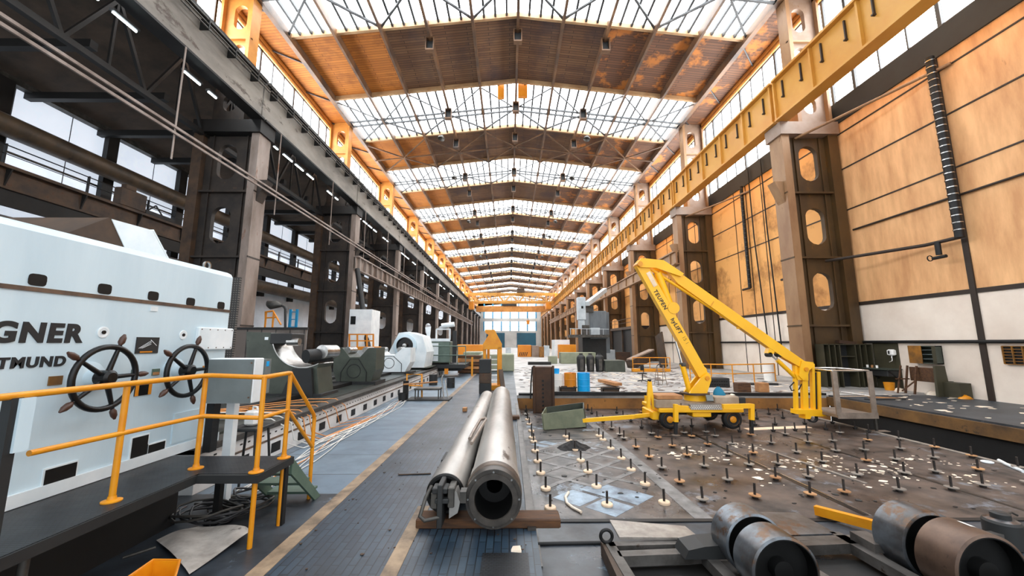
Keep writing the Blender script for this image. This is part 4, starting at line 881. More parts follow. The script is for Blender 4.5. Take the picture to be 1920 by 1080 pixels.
for nm, pts, lab in (('platform_railing',[(498,600),(498,585),(512,583),(527,609)],'orange tube railing behind the partition screen'),):
    t = thing(nm,(-13,22,0),lab,'railing'); P = lambda x, y: PY(x,y,22)
    MB().tube([P(*q) for q in pts],.05,6).tube([P(498,596),P(518,595)],.04,6).build('rail',M['orange'],t)
    for x in (498,512): MB().bar((P(x,600).x,22,0),(P(x,600).x,22,P(x,584).z),.07,.07).build('post',M['orange'],t)
yp = thing('platform_railing',(-12,28,0),'orange railing on a small platform behind the second left column','railing'); YQ = 29.0; P = lambda x, y: PY(x,y,YQ)
f = MB()
for x in (655,670,688,700): f.bar(tuple(P(x,626)),tuple(P(x,652)),.1,.1)
f.build('post',M['orange'],yp); f = MB()
for y in (627,639): f.bar(tuple(P(655,y)),tuple(P(700,y)),.09,.09)
f.build('rail',M['orange'],yp); a, b = P(655,650), P(702,656); MB().box(a.x,b.x,YQ-.1,YQ+1.5,b.z,a.z).build('platform',M['orange'],yp)
for x in (655,700): MB().box(P(x,650).x-.08,P(x,650).x+.08,YQ,YQ+.16,0,b.z).build('leg',M['steel_dark'],yp)
hb = thing('control_booth',(-13,31,0),'pale grey block booth between the second and third left columns','booth'); YH = 31; a, b = PY(656,580,YH), PY(694,650,YH)
MB().box(a.x,b.x,YH,YH+2,0,a.z).build('wall',M['cab_white'],hb); c = PY(661,600,YH); MB().box(c.x-.15,c.x+.25,YH-.03,YH,c.z-.35,c.z+.3).build('window_opening',M['bore'],hb)
tubething('dark_strut','long dark inclined strut beside the second left column','strut',[PY(670,505,33.2),PY(690,650,30.9)],.22,'steel_dark',None,10)
# ================================================================ SHAFTS ON THE AISLE
bs = thing('hollow_shaft',(-.18,4.7,.1),'larger of the two long grey machined shafts, with a dark hollow end','shaft')
c0, c1 = Vector((-.18,4.72,.42)), Vector((-.27,13.4,.45)); ax = (c1-c0); Lg = ax.length; R = .335
MB().lathe([(R*.97,.30),(R*.97,.62),(R*.93,.64),(R*.93,2.6),(R*.915,2.62),(R*.915,5.0),(R*.90,5.02),(R*.90,7.2),(R*.86,7.22),(R*.86,Lg),(0,Lg)],c0,ax,48).build('shaft_body',M['pipe'],bs)
MB().lathe([(R*.97,.16),(R,.17),(R,.30),(R*.97,.30)],c0,ax,48).build('rusty_band',M['pipe_ring'],bs)
er = MB().lathe([(R*.97,.16),(R*.97,.0),(R*.9,.0),(R*.84,.0),(R*.84,-.03),(R*.66,-.03),(R*.64,-.01)],c0,ax,48).build('end_ring',M['ring_dark'],bs)
b = MB()
for k in range(8): t = PI/2+2*PI*k/8; b.cyl(c0+Vector((.295*math.cos(t),-.012,.295*math.sin(t))),c0+Vector((.295*math.cos(t),.02,.295*math.sin(t))),.012,8)
b.build('ring_bolts',M['steel_bright'],er)
MB().lathe([(R*.64,-.01),(R*.62,.45),(R*.3,.45),(R*.26,.42),(R*.2,.8),(0,.8)],c0,ax,40).build('bore',M['bore'],bs)
MB().box(-.56,-.49,4.66,4.8,.40,.52).build('clamp_lug',M['cast_grey'],bs)
ss = thing('slender_shaft',(-.82,4.9,.1),'smaller of the two long grey shafts, with an open keyed coupling end','shaft')
d0, d1 = Vector((-.79,4.95,.36)), Vector((-.74,13.2,.40)); ax2 = d1-d0; L2 = ax2.length; r = .235
MB().lathe([(r,.12),(r,.9),(r*.95,.92),(r*.95,4.2),(r*.93,4.22),(r*.93,L2),(0,L2)],d0,ax2,40).build('shaft_body',M['pipe'],ss)
MB().lathe([(r,.12),(r,.10),(r*.93,.08),(r*.8,.08),(r*.8,.3),(0,.3)],d0,ax2,40).build('end_ring',M['bore'],ss)
kp = MB().prism([(-.70,4.80,.18),(-.60,4.80,.24),(-.575,4.80,.36),(-.62,4.80,.48),(-.70,4.80,.44)],(0,.2,0)); kp.build('coupling_cheek',M['pipe'],ss)
MB().cbox(-.83,-.77,4.72,5.05,.1,.57,.008).cbox(-.9,-.72,4.76,4.95,.46,.52,.008).cbox(-.86,-.70,4.74,4.9,.36,.41,.008).build('key_block',M['charcoal'],ss)
MB().cbox(-.92,-.84,4.8,5.05,.28,.46,.01).cbox(-.72,-.64,4.78,5.05,.30,.52,.01).build('inner_jaw',M['cast_grey'],ss)
MB().tube([(-.80,4.74,.22),(-.96,4.70,.20),(-1.02,4.72,.24),(-.97,4.78,.42),(-.93,4.9,.5)],.022,8).build('bent_lever',M['cast_grey'],ss)
tubething('bent_tube','bent bright tube lying in the gap between the two shafts','tube',[(-.66,6.7,.62),(-.63,7.1,.66),(-.58,8.0,.68),(-.5,8.15,.68),(-.47,8.1,.66),(-.50,7.3,.70),(-.60,6.4,.62)],.028,'alu')
tubething('steel_bar','dark flat bar leaning along the outer side of the smaller shaft','bar',[(-1.03,6.3,.05),(-1.0,12.8,.1)],.03,'dark',None,6)
tm = MB().cbox(-1.12,.62,4.95,5.22,.0,.105,.012); tag(tm.build('timber_beam',M['timber'],None,(0,5.1,0)),'weathered timber beam under the near ends of the two shafts','timber')
tm = MB().cbox(-1.2,.3,11.5,11.75,.0,.10,.012); tag(tm.build('timber_beam',M['timber'],None,(0,11.6,0)),'weathered timber beam under the far ends of the two shafts','timber')
p = PZ(871,772,0); tag(MB().cbox(p.x-.07,p.x+.07,p.y,p.y+.2,0,.12,.01).build('wood_block',M['wood_light'],None,p),'small wood block on the paving left of the shafts','block')
tubething('paving_bar','thin rusty bar lying flat on the block paving','bar',[PZ(747,890,.01),PZ(808,888,.01)],.012,'steel_brown')
tag(MB().cbox(-1.18,-1.08,7.0,7.5,.0,.2,.01).build('wedge_block',M['charcoal'],None,(-1.1,7.2,0)),'dark wedge block against the smaller shaft','block')
# ================================================================ ANCHOR BOLTS IN THE FIELD
def bolt(name, label, group, pad, padm, low):
    t = thing(name,(0,0,FZ),label,'bolt',group)
    if low:
        MB().lathe([(0,.0),(.05,0),(.055,.05),(0,.05)],(0,0,FZ),(0,0,1),12).build('foot_block',M['bolt'],t)
        MB().lathe([(0,.05),(pad,.05),(pad,.065),(0,.066)],(0,0,FZ),(0,0,1),20).build('washer',padm,t); h0 = .06
    else:
        MB().lathe([(0,0),(pad,0),(pad,.03),(pad*.92,.042),(0,.042)],(0,0,FZ),(0,0,1),20).build('plastic_disc',padm,t); h0 = .04
    MB().cyl((0,0,FZ+h0),(0,0,FZ+h0+.2),.021,10).build('stud',M['bolt'],t); return t
KINDS_ = {'w': bolt('anchor_bolt','upright anchor bolt in a thick white plastic disc','anchor bolts with white plastic discs',.098,M['pad_white'],0),
          'r': bolt('anchor_bolt','upright anchor bolt with a rusty orange washer plate','anchor bolts with rusty washers',.1,M['pad_rust'],1),
          'g': bolt('anchor_bolt','upright anchor bolt with a pale grey washer plate','anchor bolts with pale grey washers',.104,M['pad_grey'],1),
          'd': bolt('anchor_bolt','upright dark anchor bolt on a black foot block','dark anchor bolts without pale washers',.075,M['charcoal'],1)}
used = set(); random.seed(21)
xs = [.68,1.68,2.68,3.36,4.36,5.4,6.12,7.24,8.33,9.1,10.16,11.2]
rows1 = [7.76-.86,7.76,8.63,9.44,10.33,11.24]; rows2 = [11.72,12.6,13.6,14.4,15.25,16.05]
nb = 0
for ix, x in enumerate(xs):
    for rix, y0 in enumerate(rows1+rows2):
        y = y0+.1*(x-.68)+random.uniform(-.03,.03); xx = x+random.uniform(-.02,.02)+(.0 if ix < 3 else -.02*(y-9))
        if y > 16.35: continue
        if ix > 8 and rix == 0: y += .05
        if abs(y-13.1) < 1.1 and 1.0 < xx < 3.0: continue          # under the tipped green box
        if abs(y-15.95) < .55 and .7 < xx < 1.95: continue         # under the box column
        if y < 7.2 and xx > 5: continue
        k = 'w' if (ix < 3 and y < 15) else ('d' if y > 12.3 and random.random() < .7 else random.choice('rrggg'))
        if k not in used: t = KINDS_[k]; t.location = (xx,y,FZ); used.add(k)
        else: t = copy_tree(KINDS_[k],(xx,y,FZ))
        t.rotation_euler = (random.uniform(-.03,.03),random.uniform(-.03,.05),0); nb += 1
# ================================================================ THINGS STANDING IN THE FIELD
gb = thing('open_steel_box',(1.8,13,FZ),'grey-green open steel box tipped on the field beside the rusty box column','box')
A, B_, C_, D_ = PY(1020,804,12.75), PY(1098,796,13.1), PY(1093,766,13.1), PY(1017,776,12.75)
bk_ = Vector((.25,1.3,.0)); sb_ = MB()
A.z = FZ+.01; Bz = FZ+.03; B_.z = Bz
def slab(mb, p, q, s, r, th):
    n = (q-p).cross(r-p).normalized()*th; mb.prism([p,q,s,r],n)
sb_ = MB(); slab(sb_,A,B_,C_,D_,.03); sb_.build('front_wall',M['olive_box'],gb)
E1, E2, E3, E4 = A+bk_, B_+bk_, C_+bk_, D_+bk_
s1 = MB(); slab(s1,E1,E2,E3,E4,-.03); s1.build('rear_wall',M['green_dark'],gb)
s1 = MB(); slab(s1,A,E1,E4,D_,-.03); s1.build('end_wall',M['olive_box'],gb)
s1 = MB(); slab(s1,B_,E2,E3,C_,.03); s1.build('end_wall',M['green_dark'],gb)
s1 = MB(); slab(s1,A,B_,E2,E1,.03); s1.build('bottom',M['green_dark'],gb)
bc = thing('box_column',(1.3,15.9,FZ),'tall rust-brown box column standing at the far end of the field','column')
a, b = PY(998,688,15.75), PY(1034,775,15.75)
MB().cbox(a.x+.05,b.x+.1,15.75,16.5,FZ,a.z,.02).build('body',M['rust_brown'],bc)
for xx in (a.x+.05, b.x+.07): MB().box(xx-.03,xx+.06,15.68,15.76,FZ,a.z+.05).build('corner_flange',M['rust_brown'],bc)
h = MB()
for k in range(8): z = a.z-.55-.16*k; h.cyl((a.x+.42,15.745,z),(a.x+.42,15.76,z),.045,10)
h.build('rivet_row',M['bore'],bc)
MB().tube([(a.x+.0,15.7,a.z),(a.x-.06,15.68,.6),(a.x-.08,15.7,.0)],.03,6).build('side_rod',M['dark'],bc)
hp = MB(); random.seed(5)
ctr = PZ(1075,840,FZ); n = 22
vs = [(ctr.x,ctr.y,FZ+.2)]
for ring_ in range(1,6):
    for k in range(n):
        t = 2*PI*k/n; rr_ = ring_/5*(.36+.03*math.sin(2*t+1)+.02*math.sin(5*t))*random.uniform(.93,1.07); vs.append((ctr.x+rr_*math.cos(t)*1.15,ctr.y+rr_*math.sin(t),FZ+max(0.0,.2*(1-(ring_/5)**1.1)+random.uniform(-.018,.018)*(ring_<5))))
fs = [(0,1+k,1+(k+1)%n) for k in range(n)]+[(1+r_*n+k,1+(r_+1)*n+k,1+(r_+1)*n+(k+1)%n,1+r_*n+(k+1)%n) for r_ in range(4) for k in range(n)]
tag(hp.add(vs,fs).build('soot_heap',M['clot'],None,ctr),'small heap of black swarf among the white-disc bolts','heap')
tubething('bent_white_strip','curled white strip lying on the grey clamping plate','strip',[PZ(1066,923,FZ+.02),PZ(1060,932,FZ+.02),PZ(1063,943,FZ+.02),PZ(1073,951,FZ+.02),PZ(1090,960,FZ+.02)],.025,'paper',None,6)
# litter on the field, the platform and the rear floor
def litter(name, label, n, region, z, ms, smin, smax, seed):
    random.seed(seed); b = MB()
    for _ in range(n):
        x, y = region(); r_ = random.uniform(smin,smax)*(1 if random.random() < .8 else 1.9); k = random.randint(4,6); a0 = random.uniform(0,6.3); tz = random.uniform(-.1,.1)
        pts = [(x+r_*random.uniform(.5,1.1)*math.cos(a0+2*PI*j/k), y+r_*random.uniform(.4,.9)*math.sin(a0+2*PI*j/k)) for j in range(k)]
        b.prism([(px,py,z+.006+abs(tz)*.1*(px-x+r_)) for px,py in pts],(0,0,.006))
    return tag(b.build(name,M[ms]),label,'litter',None,'stuff')
litter('paper_litter','scattered pale flakes of paper and paint on the bolt field',230,lambda:(lambda c:(c[0]+random.gauss(0,.28),c[1]+random.gauss(0,.22)))(random.choice([(4.2,9.9),(4.9,10.3),(5.0,9.6),(6.6,9.2),(7.2,9.0),(7.6,9.6),(8.0,8.6),(8.7,9.3),(6.2,10.8),(9.4,8.3),(5.2,8.5),(7,8.1),(10,9.5)])),FZ,'paper',.02,.06,1)
litter('chip_litter','dark chips and crumbs scattered over the bolt field',260,lambda:(random.uniform(.5,11),random.uniform(6.6,16)),FZ,'charcoal',.015,.05,2)
litter('paper_litter','white paper scraps along the right platform',60,lambda:(random.uniform(14,18.2),random.uniform(9,17)),0,'paper',.05,.16,3)
litter('rubble_litter','brown rubble and scraps spread over the rear floor',420,lambda:(random.uniform(.6,13),random.uniform(17.4,34)),0,'timber',.05,.17,4)
litter('paper_litter','white scraps and rags spread over the rear floor',260,lambda:(random.uniform(1,16),random.uniform(17.4,36)),0,'paper',.05,.2,6)
litter('chip_litter','black scraps spread over the rear floor',300,lambda:(random.uniform(.6,16),random.uniform(17.3,36)),0,'charcoal',.05,.2,8)
litter('chip_litter','tiny rusty leaves and chips on the block paving',70,lambda:(random.uniform(-2.4,.2),random.uniform(3.6,9)),0,'steel_brown',.006,.02,9)
for (x,y,m,lab) in ((967,1032,'paper','crumpled white wrapper on the dark floor in front of the larger shaft'),(998,1058,'wood_light','small tan card lying on the chequered plate')):
    p = PZ(x,y,FZ+.01 if x > 980 else 0); tag(MB().prism([(p.x-.05,p.y-.03,p.z),(p.x+.06,p.y-.05,p.z),(p.x+.05,p.y+.05,p.z),(p.x-.03,p.y+.04,p.z)],(0,.01,.02)).build('paper_scrap',M[m],None,p),lab,'scrap')
tubething('floor_bar','dark steel bar lying on the floor in front of the field','bar',[PZ(976,1021,FZ),PZ(1132,1018,FZ)],.03,'dark',None,6)
# ================================================================ BOOM LIFT
lf = thing('boom_lift',(6,13,FZ),'bright yellow trailer boom lift with folded boom and grey basket standing on the bolt field','lift')
LY, BYp = 12.4, 13.2
P = lambda x, y: PY(x,y,LY); Q = lambda x, y: PY(x,y,BYp)
Yl = M['lift_yellow']
def rot(poly, dep, nm, m=Yl, F=Q, off=0, par=lf):
    return MB().prism([F(*q)+Vector((0,off,0)) for q in poly],(0,dep,0)).build(nm,m,par)
a, b = P(1212,767), P(1402,773)
ch = MB().cbox(P(1236,767).x,P(1395,767).x,LY,LY+1.6,P(1300,774).z,P(1300,766).z,.02).build('chassis',Yl,lf)
MB().cbox(P(1300,773).x,P(1336,782).x,LY+.05,LY+.5,P(1310,783).z,P(1310,773).z,.02).build('tool_box',Yl,ch)
MB().box(P(1247,780).x,P(1395,780).x,LY+.5,LY+1.1,P(1300,783).z,P(1300,774).z).build('axle_frame',M['rubber'],ch)
tp = MB().box(P(1294,758).x,P(1354,768).x,LY-.03,LY+.3,P(1300,768).z,P(1300,759).z).build('chequer_step',M['chequer'],lf)
MB().box(P(1280,752).x,P(1354,752).x,LY+.1,LY+1.5,P(1300,767).z,P(1300,757).z).build('deck',M['alu'],lf)
for x, yy in ((1257,LY+.02),(1376,LY+.02),(1257,LY+1.4),(1376,LY+1.4)):
    p = P(x,787); p.y = yy; w_ = MB().lathe([(.0,.02),(.16,.02),(.20,0),(.24,.0),(.285,.03),(.30,.07),(.30,.15),(.27,.2),(0,.2)],p,(0,1,0),32).build('tyre',M['rubber'],lf)
    MB().lathe([(.19,-.004),(.19,.03),(.1,.05),(.1,.0),(.05,-.02),(0,-.02)],p,(0,1,0),24).build('wheel_rim',M['yellow'],w_)
# outriggers
def outrigger(x, ytop, ybot, yy, rootx, rooty):
    t0, t1 = PY(x,ytop,yy), PY(x,ybot,yy); mid = t0*.45+t1*.55; t1.z = FZ+.03
    o = MB().bar(t0,mid,.12,.12).build('outrigger_leg',Yl,lf); MB().bar(mid,t1,.085,.085).build('jack_tube',M['rubber'],o)
    MB().lathe([(0,0),(.13,0),(.13,.02),(.05,.04)],(t1.x,t1.y,FZ+.0),(0,0,1),16).build('jack_foot',M['alu'],o)
    rp = PY(rootx,rooty,yy); MB().bar((t0.x,yy,rp.z),(rp.x,yy,rp.z-.02),.11,.13).build('outrigger_arm',Yl,lf)
outrigger(1267,758,818,12.0,1290,764); outrigger(1409,757,812,12.0,1355,761); outrigger(1212,742,778,14.6,1240,752)
o = MB().bar(P(1222,768)+Vector((0,.3,0)),P(1224,716)+Vector((0,.3,0)),.1,.1).bar(P(1232,770)+Vector((0,.3,0)),P(1225,716)+Vector((0,.3,0)),.08,.08).build('folded_outrigger',Yl,lf)
MB().cyl(P(1224,717)+Vector((0,.3,0)),P(1224,713)+Vector((0,.3,0)),.06,10).build('black_cap',M['rubber'],o)
MB().bar(P(1232,787)+Vector((0,.7,0)),P(1098,797)+Vector((0,.7,0)),.1,.12).bar(P(1230,783)+Vector((0,.5,0)),P(1205,788)+Vector((0,.7,0)),.16,.1).build('drawbar',Yl,lf)
MB().cbox(P(1228,776).x,P(1246,790).x,LY+.2,LY+1.2,P(1230,790).z,P(1230,774).z,.02).build('front_bracket',Yl,lf)
# turret
tc = Q(1303,750); MB().lathe([(.34,-.1),(.34,.2),(0,.2)],(tc.x,tc.y,tc.z),(0,0,1),32).build('turret_drum',Yl,lf)
MB().lathe([(.46,.2),(.46,.25),(0,.25)],(tc.x,tc.y,tc.z),(0,0,1),32).build('turntable',M['steel_brown'],lf)
for off in (-.24,.16): rot([(1286,738),(1318,739),(1327,711),(1325,702),(1321,698),(1310,706),(1292,728)],.09,'turret_cheek',Yl,Q,off)
p = Q(1319,708); MB().cyl(p+Vector((0,-.28,0)),p+Vector((0,.28,0)),.07,16).build('pivot_pin',M['yellow'],lf)
# lower boom and its ram
lb = rot([(1191,500),(1214,502),(1325,701),(1318,712),(1307,706)],.26,'lower_boom',Yl,Q,-.13)
MB().tube([Q(1279,683),Q(1294,738)],.085,12).build('lower_ram',Yl,lf); MB().tube([Q(1267,640),Q(1279,684)],.04,10).build('ram_rod',M['chrome'],lf)
MB().cbox(Q(1276,690).x,Q(1285,690).x,BYp-.1,BYp+.1,Q(1280,687).z,Q(1280,680).z,.02).build('ram_clevis',M['cast_grey'],lf)
MB().tube([Q(1306,700),Q(1323,692)],.07,10).build('stub_pin',Yl,lf)
MB().tube([Q(1233,512),Q(1256,572)],.13,12).build('upper_ram',Yl,lf); MB().lathe([(.2,-.15),(.2,.15)],Q(1260,578),(0,1,0),20).cyl(Q(1260,578)+Vector((0,-.15,0)),Q(1260,578)+Vector((0,.15,0)),.2,20).build('ram_knuckle',Yl,lf)
MB().tube([Q(1206,504),Q(1245,590),Q(1262,620)],.03,6).build('side_pipe',Yl,lf)
# lettering on the lower boom, reading down its near face
d = (Q(1320,700)-Q(1202,500)); d.y = 0; d.normalize(); up = Vector((-d.z,0,d.x)); up = up if up.z > 0 else -up
ctr_ = lambda x, y: Q(x,y)+Vector((0,-.136,0))
text_mesh('lettering','TEUPEN',.19,ctr_(1222,546),d,up,M['letters'],lb,.006,.004,.1,'LEFT',1.15)
text_mesh('lettering','hyLIFT',.19,ctr_(1254,599),d,up,M['letters'],lb,.006,.005,.05,'LEFT',1.12)
text_mesh('lettering','15 1',.17,ctr_(1275,632),d,up,M['letters'],lb,.006,-.004,0)
pu, pd = ctr_(1208,514), ctr_(1222,540)
MB().prism([pu+up*.02,pd+up*.02,pd+up*.17,pu+up*.17],(0,-.006,0)).build('white_label',M['pad_white'],lb)
# upper boom
rot([(1240,491),(1276,515),(1510,681),(1503,692),(1466,671),(1268,532),(1256,517)],.22,'upper_boom',Yl,Q,-.11)
for off in (-.2,.13): rot([(1192,494),(1199,486),(1240,490),(1278,515),(1272,520),(1226,504),(1196,503)],.07,'knuckle_plate',Yl,Q,off)
MB().tube([Q(1197,490),Q(1345,585),Q(1395,618)],.055,8).build('levelling_rod',Yl,lf)
p = Q(1196,497); MB().cyl(p+Vector((0,-.25,0)),p+Vector((0,.25,0)),.09,14).build('knuckle_pin',M['yellow'],lf)
MB().bar(Q(1387,612),Q(1388,616),.2,.1).build('rod_clip',Yl,lf)
MB().bar(Q(1335,566),Q(1329,575),.24,.03).build('boom_collar',M['yellow'],lf)
MB().tube([Q(1468,668),Q(1497,684)],.04,8).build('black_hose',M['rubber'],lf)
# head, mast and basket
hd_ = rot([(1494,690),(1497,676),(1519,679),(1520,686),(1511,694),(1508,706),(1500,712),(1492,704)],.3,'boom_head',Yl,Q,-.15)
p = Q(1505,692); MB().cyl(p+Vector((0,-.19,0)),p+Vector((0,.19,0)),.07,14).build('head_pin',M['yellow'],hd_)
MB().tube([Q(1457,675),Q(1490,706)],.07,10).build('basket_ram',Yl,lf); MB().tube([Q(1441,662),Q(1458,676)],.035,8).build('basket_ram_rod',M['chrome'],lf)
for x in (1441,1459): MB().cyl(Q(x,665)+Vector((0,-.1,0)),Q(x,665)+Vector((0,.1,0)),.08,12).build('ram_eye',M['rubber'],lf)
rot([(1436,662),(1440,650),(1452,655),(1446,664)],.2,'ram_lug',Yl,Q,-.1)
rot([(1486,700),(1511,703),(1511,713),(1492,712)],.22,'ram_bracket',Yl,Q,-.11)
for x0, x1, y0, nm in ((1488,1493,685,'mast_bar'),(1502,1512,700,'mast_column'),(1520,1525,682,'mast_bar'),(1530,1536,697,'mast_bar')):
    rot([(x0,y0),(x1,y0),(x1+2,772),(x0+2,772)],.12,nm,Yl,Q,-.06)
rot([(1526,698),(1530,698),(1532,768),(1528,768)],.08,'black_guide',M['rubber'],Q,-.02)
rot([(1488,767),(1534,767),(1543,779),(1515,779),(1513,784),(1504,784),(1504,775),(1488,775)],.3,'mast_foot',Yl,Q,-.15)
p = Q(1523,783); MB().lathe([(.12,-.05),(.16,-.05),(.16,.05),(.12,.05),(.12,-.05)],p,(0,1,0),20).build('castor',M['rubber'],lf)
bz = lambda y: Q(1560,y).z
bx0, bx1 = Q(1527,700).x, Q(1606,768).x; by0, by1 = BYp-.75, BYp+.65
zt, zb = bz(692), bz(771)
bt = MB().tube([(bx0,by0,zt),(bx1-.12,by0,zt),(bx1-.05,by0+.1,zt),(bx1-.05,by1-.1,zt),(bx1-.12,by1,zt),(bx0,by1,zt),(bx0,by0,zt)],.025,8); bt.build('basket_top_rail',M['chrome'],lf)
MB().cbox(bx0,bx1,by0,by1,zb-.08,zb+.03,.012).build('basket_floor',M['alu'],lf)
MB().box(bx0,bx1,by0-.02,by0,zb-.1,zb+.08).build('basket_kickboard',M['alu'],lf)
for x, y in ((bx0+.05,by0),(bx0+.05,by1),(bx1-.1,by0),(bx1-.1,by1)): MB().bar((x,y,zb),(x,y,zt-.02),.16,.04,(0,1,0)).build('basket_post',M['alu'],lf)
for y in (by0, by1): MB().tube([(bx0+.1,y,zb+.58),(bx1-.1,y,zb+.58)],.02,8).build('basket_mid_rail',M['chrome'],lf)
MB().tube([(bx1-.1,by0,zb+.58),(bx1-.1,by1,zb+.58)],.02,8).build('basket_mid_rail',M['chrome'],lf)
p = (bx1-.06,by0+.05); lg_ = MB().box(p[0]-.03,p[0]+.03,p[1]-.03,p[1]+.03,FZ+.02,zb-.08).build('basket_leg',M['cast_grey'],lf)
MB().box(p[0]-.35,p[0]+.35,p[1]-.1,p[1]+.1,FZ,FZ+.02).build('leg_plate',M['alu'],lg_)
MB().tube([Q(1489,716),Q(1481,725),Q(1484,732),Q(1498,730),Q(1503,720)],.02,6).build('control_cable',M['rubber'],lf)
# ballast and clutter lying on the lift
tag(MB().cbox(P(1232,760).x,P(1278,760).x,LY+.05,LY+.6,P(1250,767).z+.005,P(1250,750).z,.03).build('concrete_block',M['concrete'],None,P(1255,767)),'pale concrete ballast block on the left end of the lift chassis','block')
z_ = P(1250,750).z; tag(MB().cbox(P(1233,745).x,P(1282,745).x,LY+.05,LY+.7,z_+.005,P(1250,741.5).z,.02).build('timber_slab',M['wood_light'],None,P(1255,745)),'orange-brown timber slab on top of the left concrete block','timber')
tag(MB().cbox(P(1346,752).x,P(1392,752).x,LY+.15,LY+1.1,P(1370,767).z+.005,P(1370,745).z,.03).build('concrete_block',M['concrete'],None,P(1370,767)),'tan concrete ballast block on the right end of the lift chassis','block')
tag(MB().cbox(P(1393,752).x,P(1406,752).x,LY+.2,LY+.9,P(1395,767).z+.005,P(1395,747).z,.02).build('black_case',M['charcoal'],None,P(1398,767)),'black case at the right end of the lift chassis','case')
random.seed(2)
def rag(x, y, yy, w_, h_, m, lab):
    c = PY(x,y,yy); b = MB(); n = 10; vs = []
    for j in range(5):
        for k in range(n):
            t = 2*PI*k/n; r_ = w_*(1-(j/4)**2*.85)*random.uniform(.8,1.15); vs.append((c.x+r_*math.cos(t),c.y+r_*.8*math.sin(t),c.z+h_*j/4*random.uniform(.85,1.1)))
    b.add(vs,[(j*n+k,j*n+(k+1)%n,(j+1)*n+(k+1)%n,(j+1)*n+k) for j in range(4) for k in range(n)]+[tuple(range(4*n,5*n)),tuple(range(n-1,-1,-1))],True)
    return tag(b.build('rag',M[m],None,c),lab,'rag')
zt_ = P(1370,745).z
rag(1348,744,13.0,.22,.32,'teal_cloth','crumpled teal rag on the lift beside the turret'); rag(1362,746,13.1,.22,.16,'charcoal','black rag on the right concrete block of the lift'); rag(1373,745,13.2,.14,.12,'paper','crumpled white rag on the right concrete block of the lift')
vb = PY(1332,752,12.5); tag(MB().bar(vb,PY(1329,741,12.6),.2,.05).build('grey_bracket',M['cab_grey'],None,vb),'small grey slotted bracket leaning beside the turret','bracket')
# ================================================================ ROLLER FRAME, BOTTOM RIGHT
rf = thing('roller_cradle',(3.2,4.8,FZ),'low dark steel cradle of beams carrying the rollers at the bottom right','frame')
FM = M['frame_steel']; zf = -.42
def beam(a, b, w=.11, h=.12, nm='beam'):
    a, b = Vector((a[0],a[1],zf)), Vector((b[0],b[1],zf)); o = MB().bar(a,b,w,h).build(nm,FM,rf); return o
beam((1.28,5.35),(9,5.72)); beam((1.34,5.12),(2.55,5.2),.13); beam((1.3,5.4),(1.42,3.0),.12)
beam((2.42,5.55),(2.5,2.8),.14); beam((3.35,5.5),(3.45,2.8),.14); beam((4.45,5.65),(4.55,2.8),.14); beam((5.5,5.7),(5.6,2.8),.14); beam((3.4,5.32),(4.5,5.4),.12); beam((3.45,4.9),(3.75,3.2),.12)
MB().box(1.25,9,2.7,5.3,FZ-.0,FZ+.012).build('bottom_plate',M['pit'],rf)
MB().box(1.2,1.28,2.8,5.45,FZ,zf+.05).build('side_plate',M['steel_brown'],rf)
e = PZ(1137,1005,-.28); ey = MB(); ey.tube([(e.x+.075*math.cos(2*PI*k/24),e.y,e.z+.075*math.sin(2*PI*k/24)) for k in range(25)],.022,8,False); ey.tube([(e.x,e.y,e.z-.08),(e.x+.03,e.y,zf)],.02,8); ey.build('ring_bolt',M['dark'],rf)
MB().prism([(2.1,5.28,zf+.06),(2.15,5.28,zf+.16),(2.35,5.28,zf+.2),(2.62,5.28,zf+.22),(2.7,5.28,zf+.06)],(0,-.3,0)).build('bearing_block',M['charcoal'],rf)
MB().prism([(4.5,5.45,zf+.06),(4.5,5.45,zf+.16),(4.72,5.45,zf+.16),(4.76,5.45,zf+.06)],(0,-.35,0)).build('bearing_block',M['frame_steel'],rf)
pl = MB().prism([(1.45,5.45,zf+.07),(1.45,5.95,zf+.07),(2.45,5.75,zf+.07),(2.5,5.42,zf+.07)],(0,0,.025)); tag(pl.build('steel_plate',M['pad_grey'],None,(1.9,5.6,zf)),'pale worn steel plate lying on the roller frame beside the ring bolt','plate')
pl = MB().prism([(3.5,5.55,zf+.03),(3.5,6.3,zf+.03),(4.4,6.25,zf+.03),(4.45,5.6,zf+.03)],(0,0,.03)); tag(pl.build('steel_plate',M['roller_blue'],None,(3.9,5.8,zf)),'blue-grey worn steel plate between the two roller pairs','plate')
def roller(x, y0, r_, m, z, lab, dep=.38):
    t = thing('roller',(x,y0,z),lab,'roller','rollers of the low frame')
    MB().lathe([(r_*.93,0),(r_,.012),(r_,dep-.012),(r_*.93,dep)],(x,y0,z),(0,1,0),56).build('tread',m,t)
    MB().lathe([(r_*.93,0),(r_*.9,0),(r_*.87,.12),(r_*.3,.14),(r_*.28,.04),(0,.04)],(x,y0,z),(0,1,0),40).build('hollow_face',M['bore'],t)
    MB().lathe([(r_*.93,dep),(0,dep)],(x,y0,z),(0,1,0),40).build('rear_face',M['bore'],t); return t
ra = roller(2.85,4.78,.345,M['roller_blue'],-.12,'grey-blue roller at the rear of the left roller pair',.36)
roller(2.84,4.28,.35,M['roller_blue'],-.14,'grey-blue roller at the front of the left roller pair, cut by the picture edge',.36)
roller(4.93,4.78,.38,M['roller_blue'],-.145,'blue-topped roller at the rear of the right roller pair',.4)
rb = roller(4.93,4.24,.39,M['roller_brown'],-.145,'brown roller with a white paper label at the front of the right pair',.42)
lb_ = MB(); th = [PI*.47-.02*k for k in range(9)]
pts0 = [(4.93+.393*math.cos(t),4.42,-.145+.393*math.sin(t)) for t in th]; pts1 = [(a,4.55,c) for a,b,c in pts0]
for k in range(8): lb_.quad(pts0[k],pts0[k+1],pts1[k+1],pts1[k])
lb_.build('paper_label',M['porcelain'],rb)
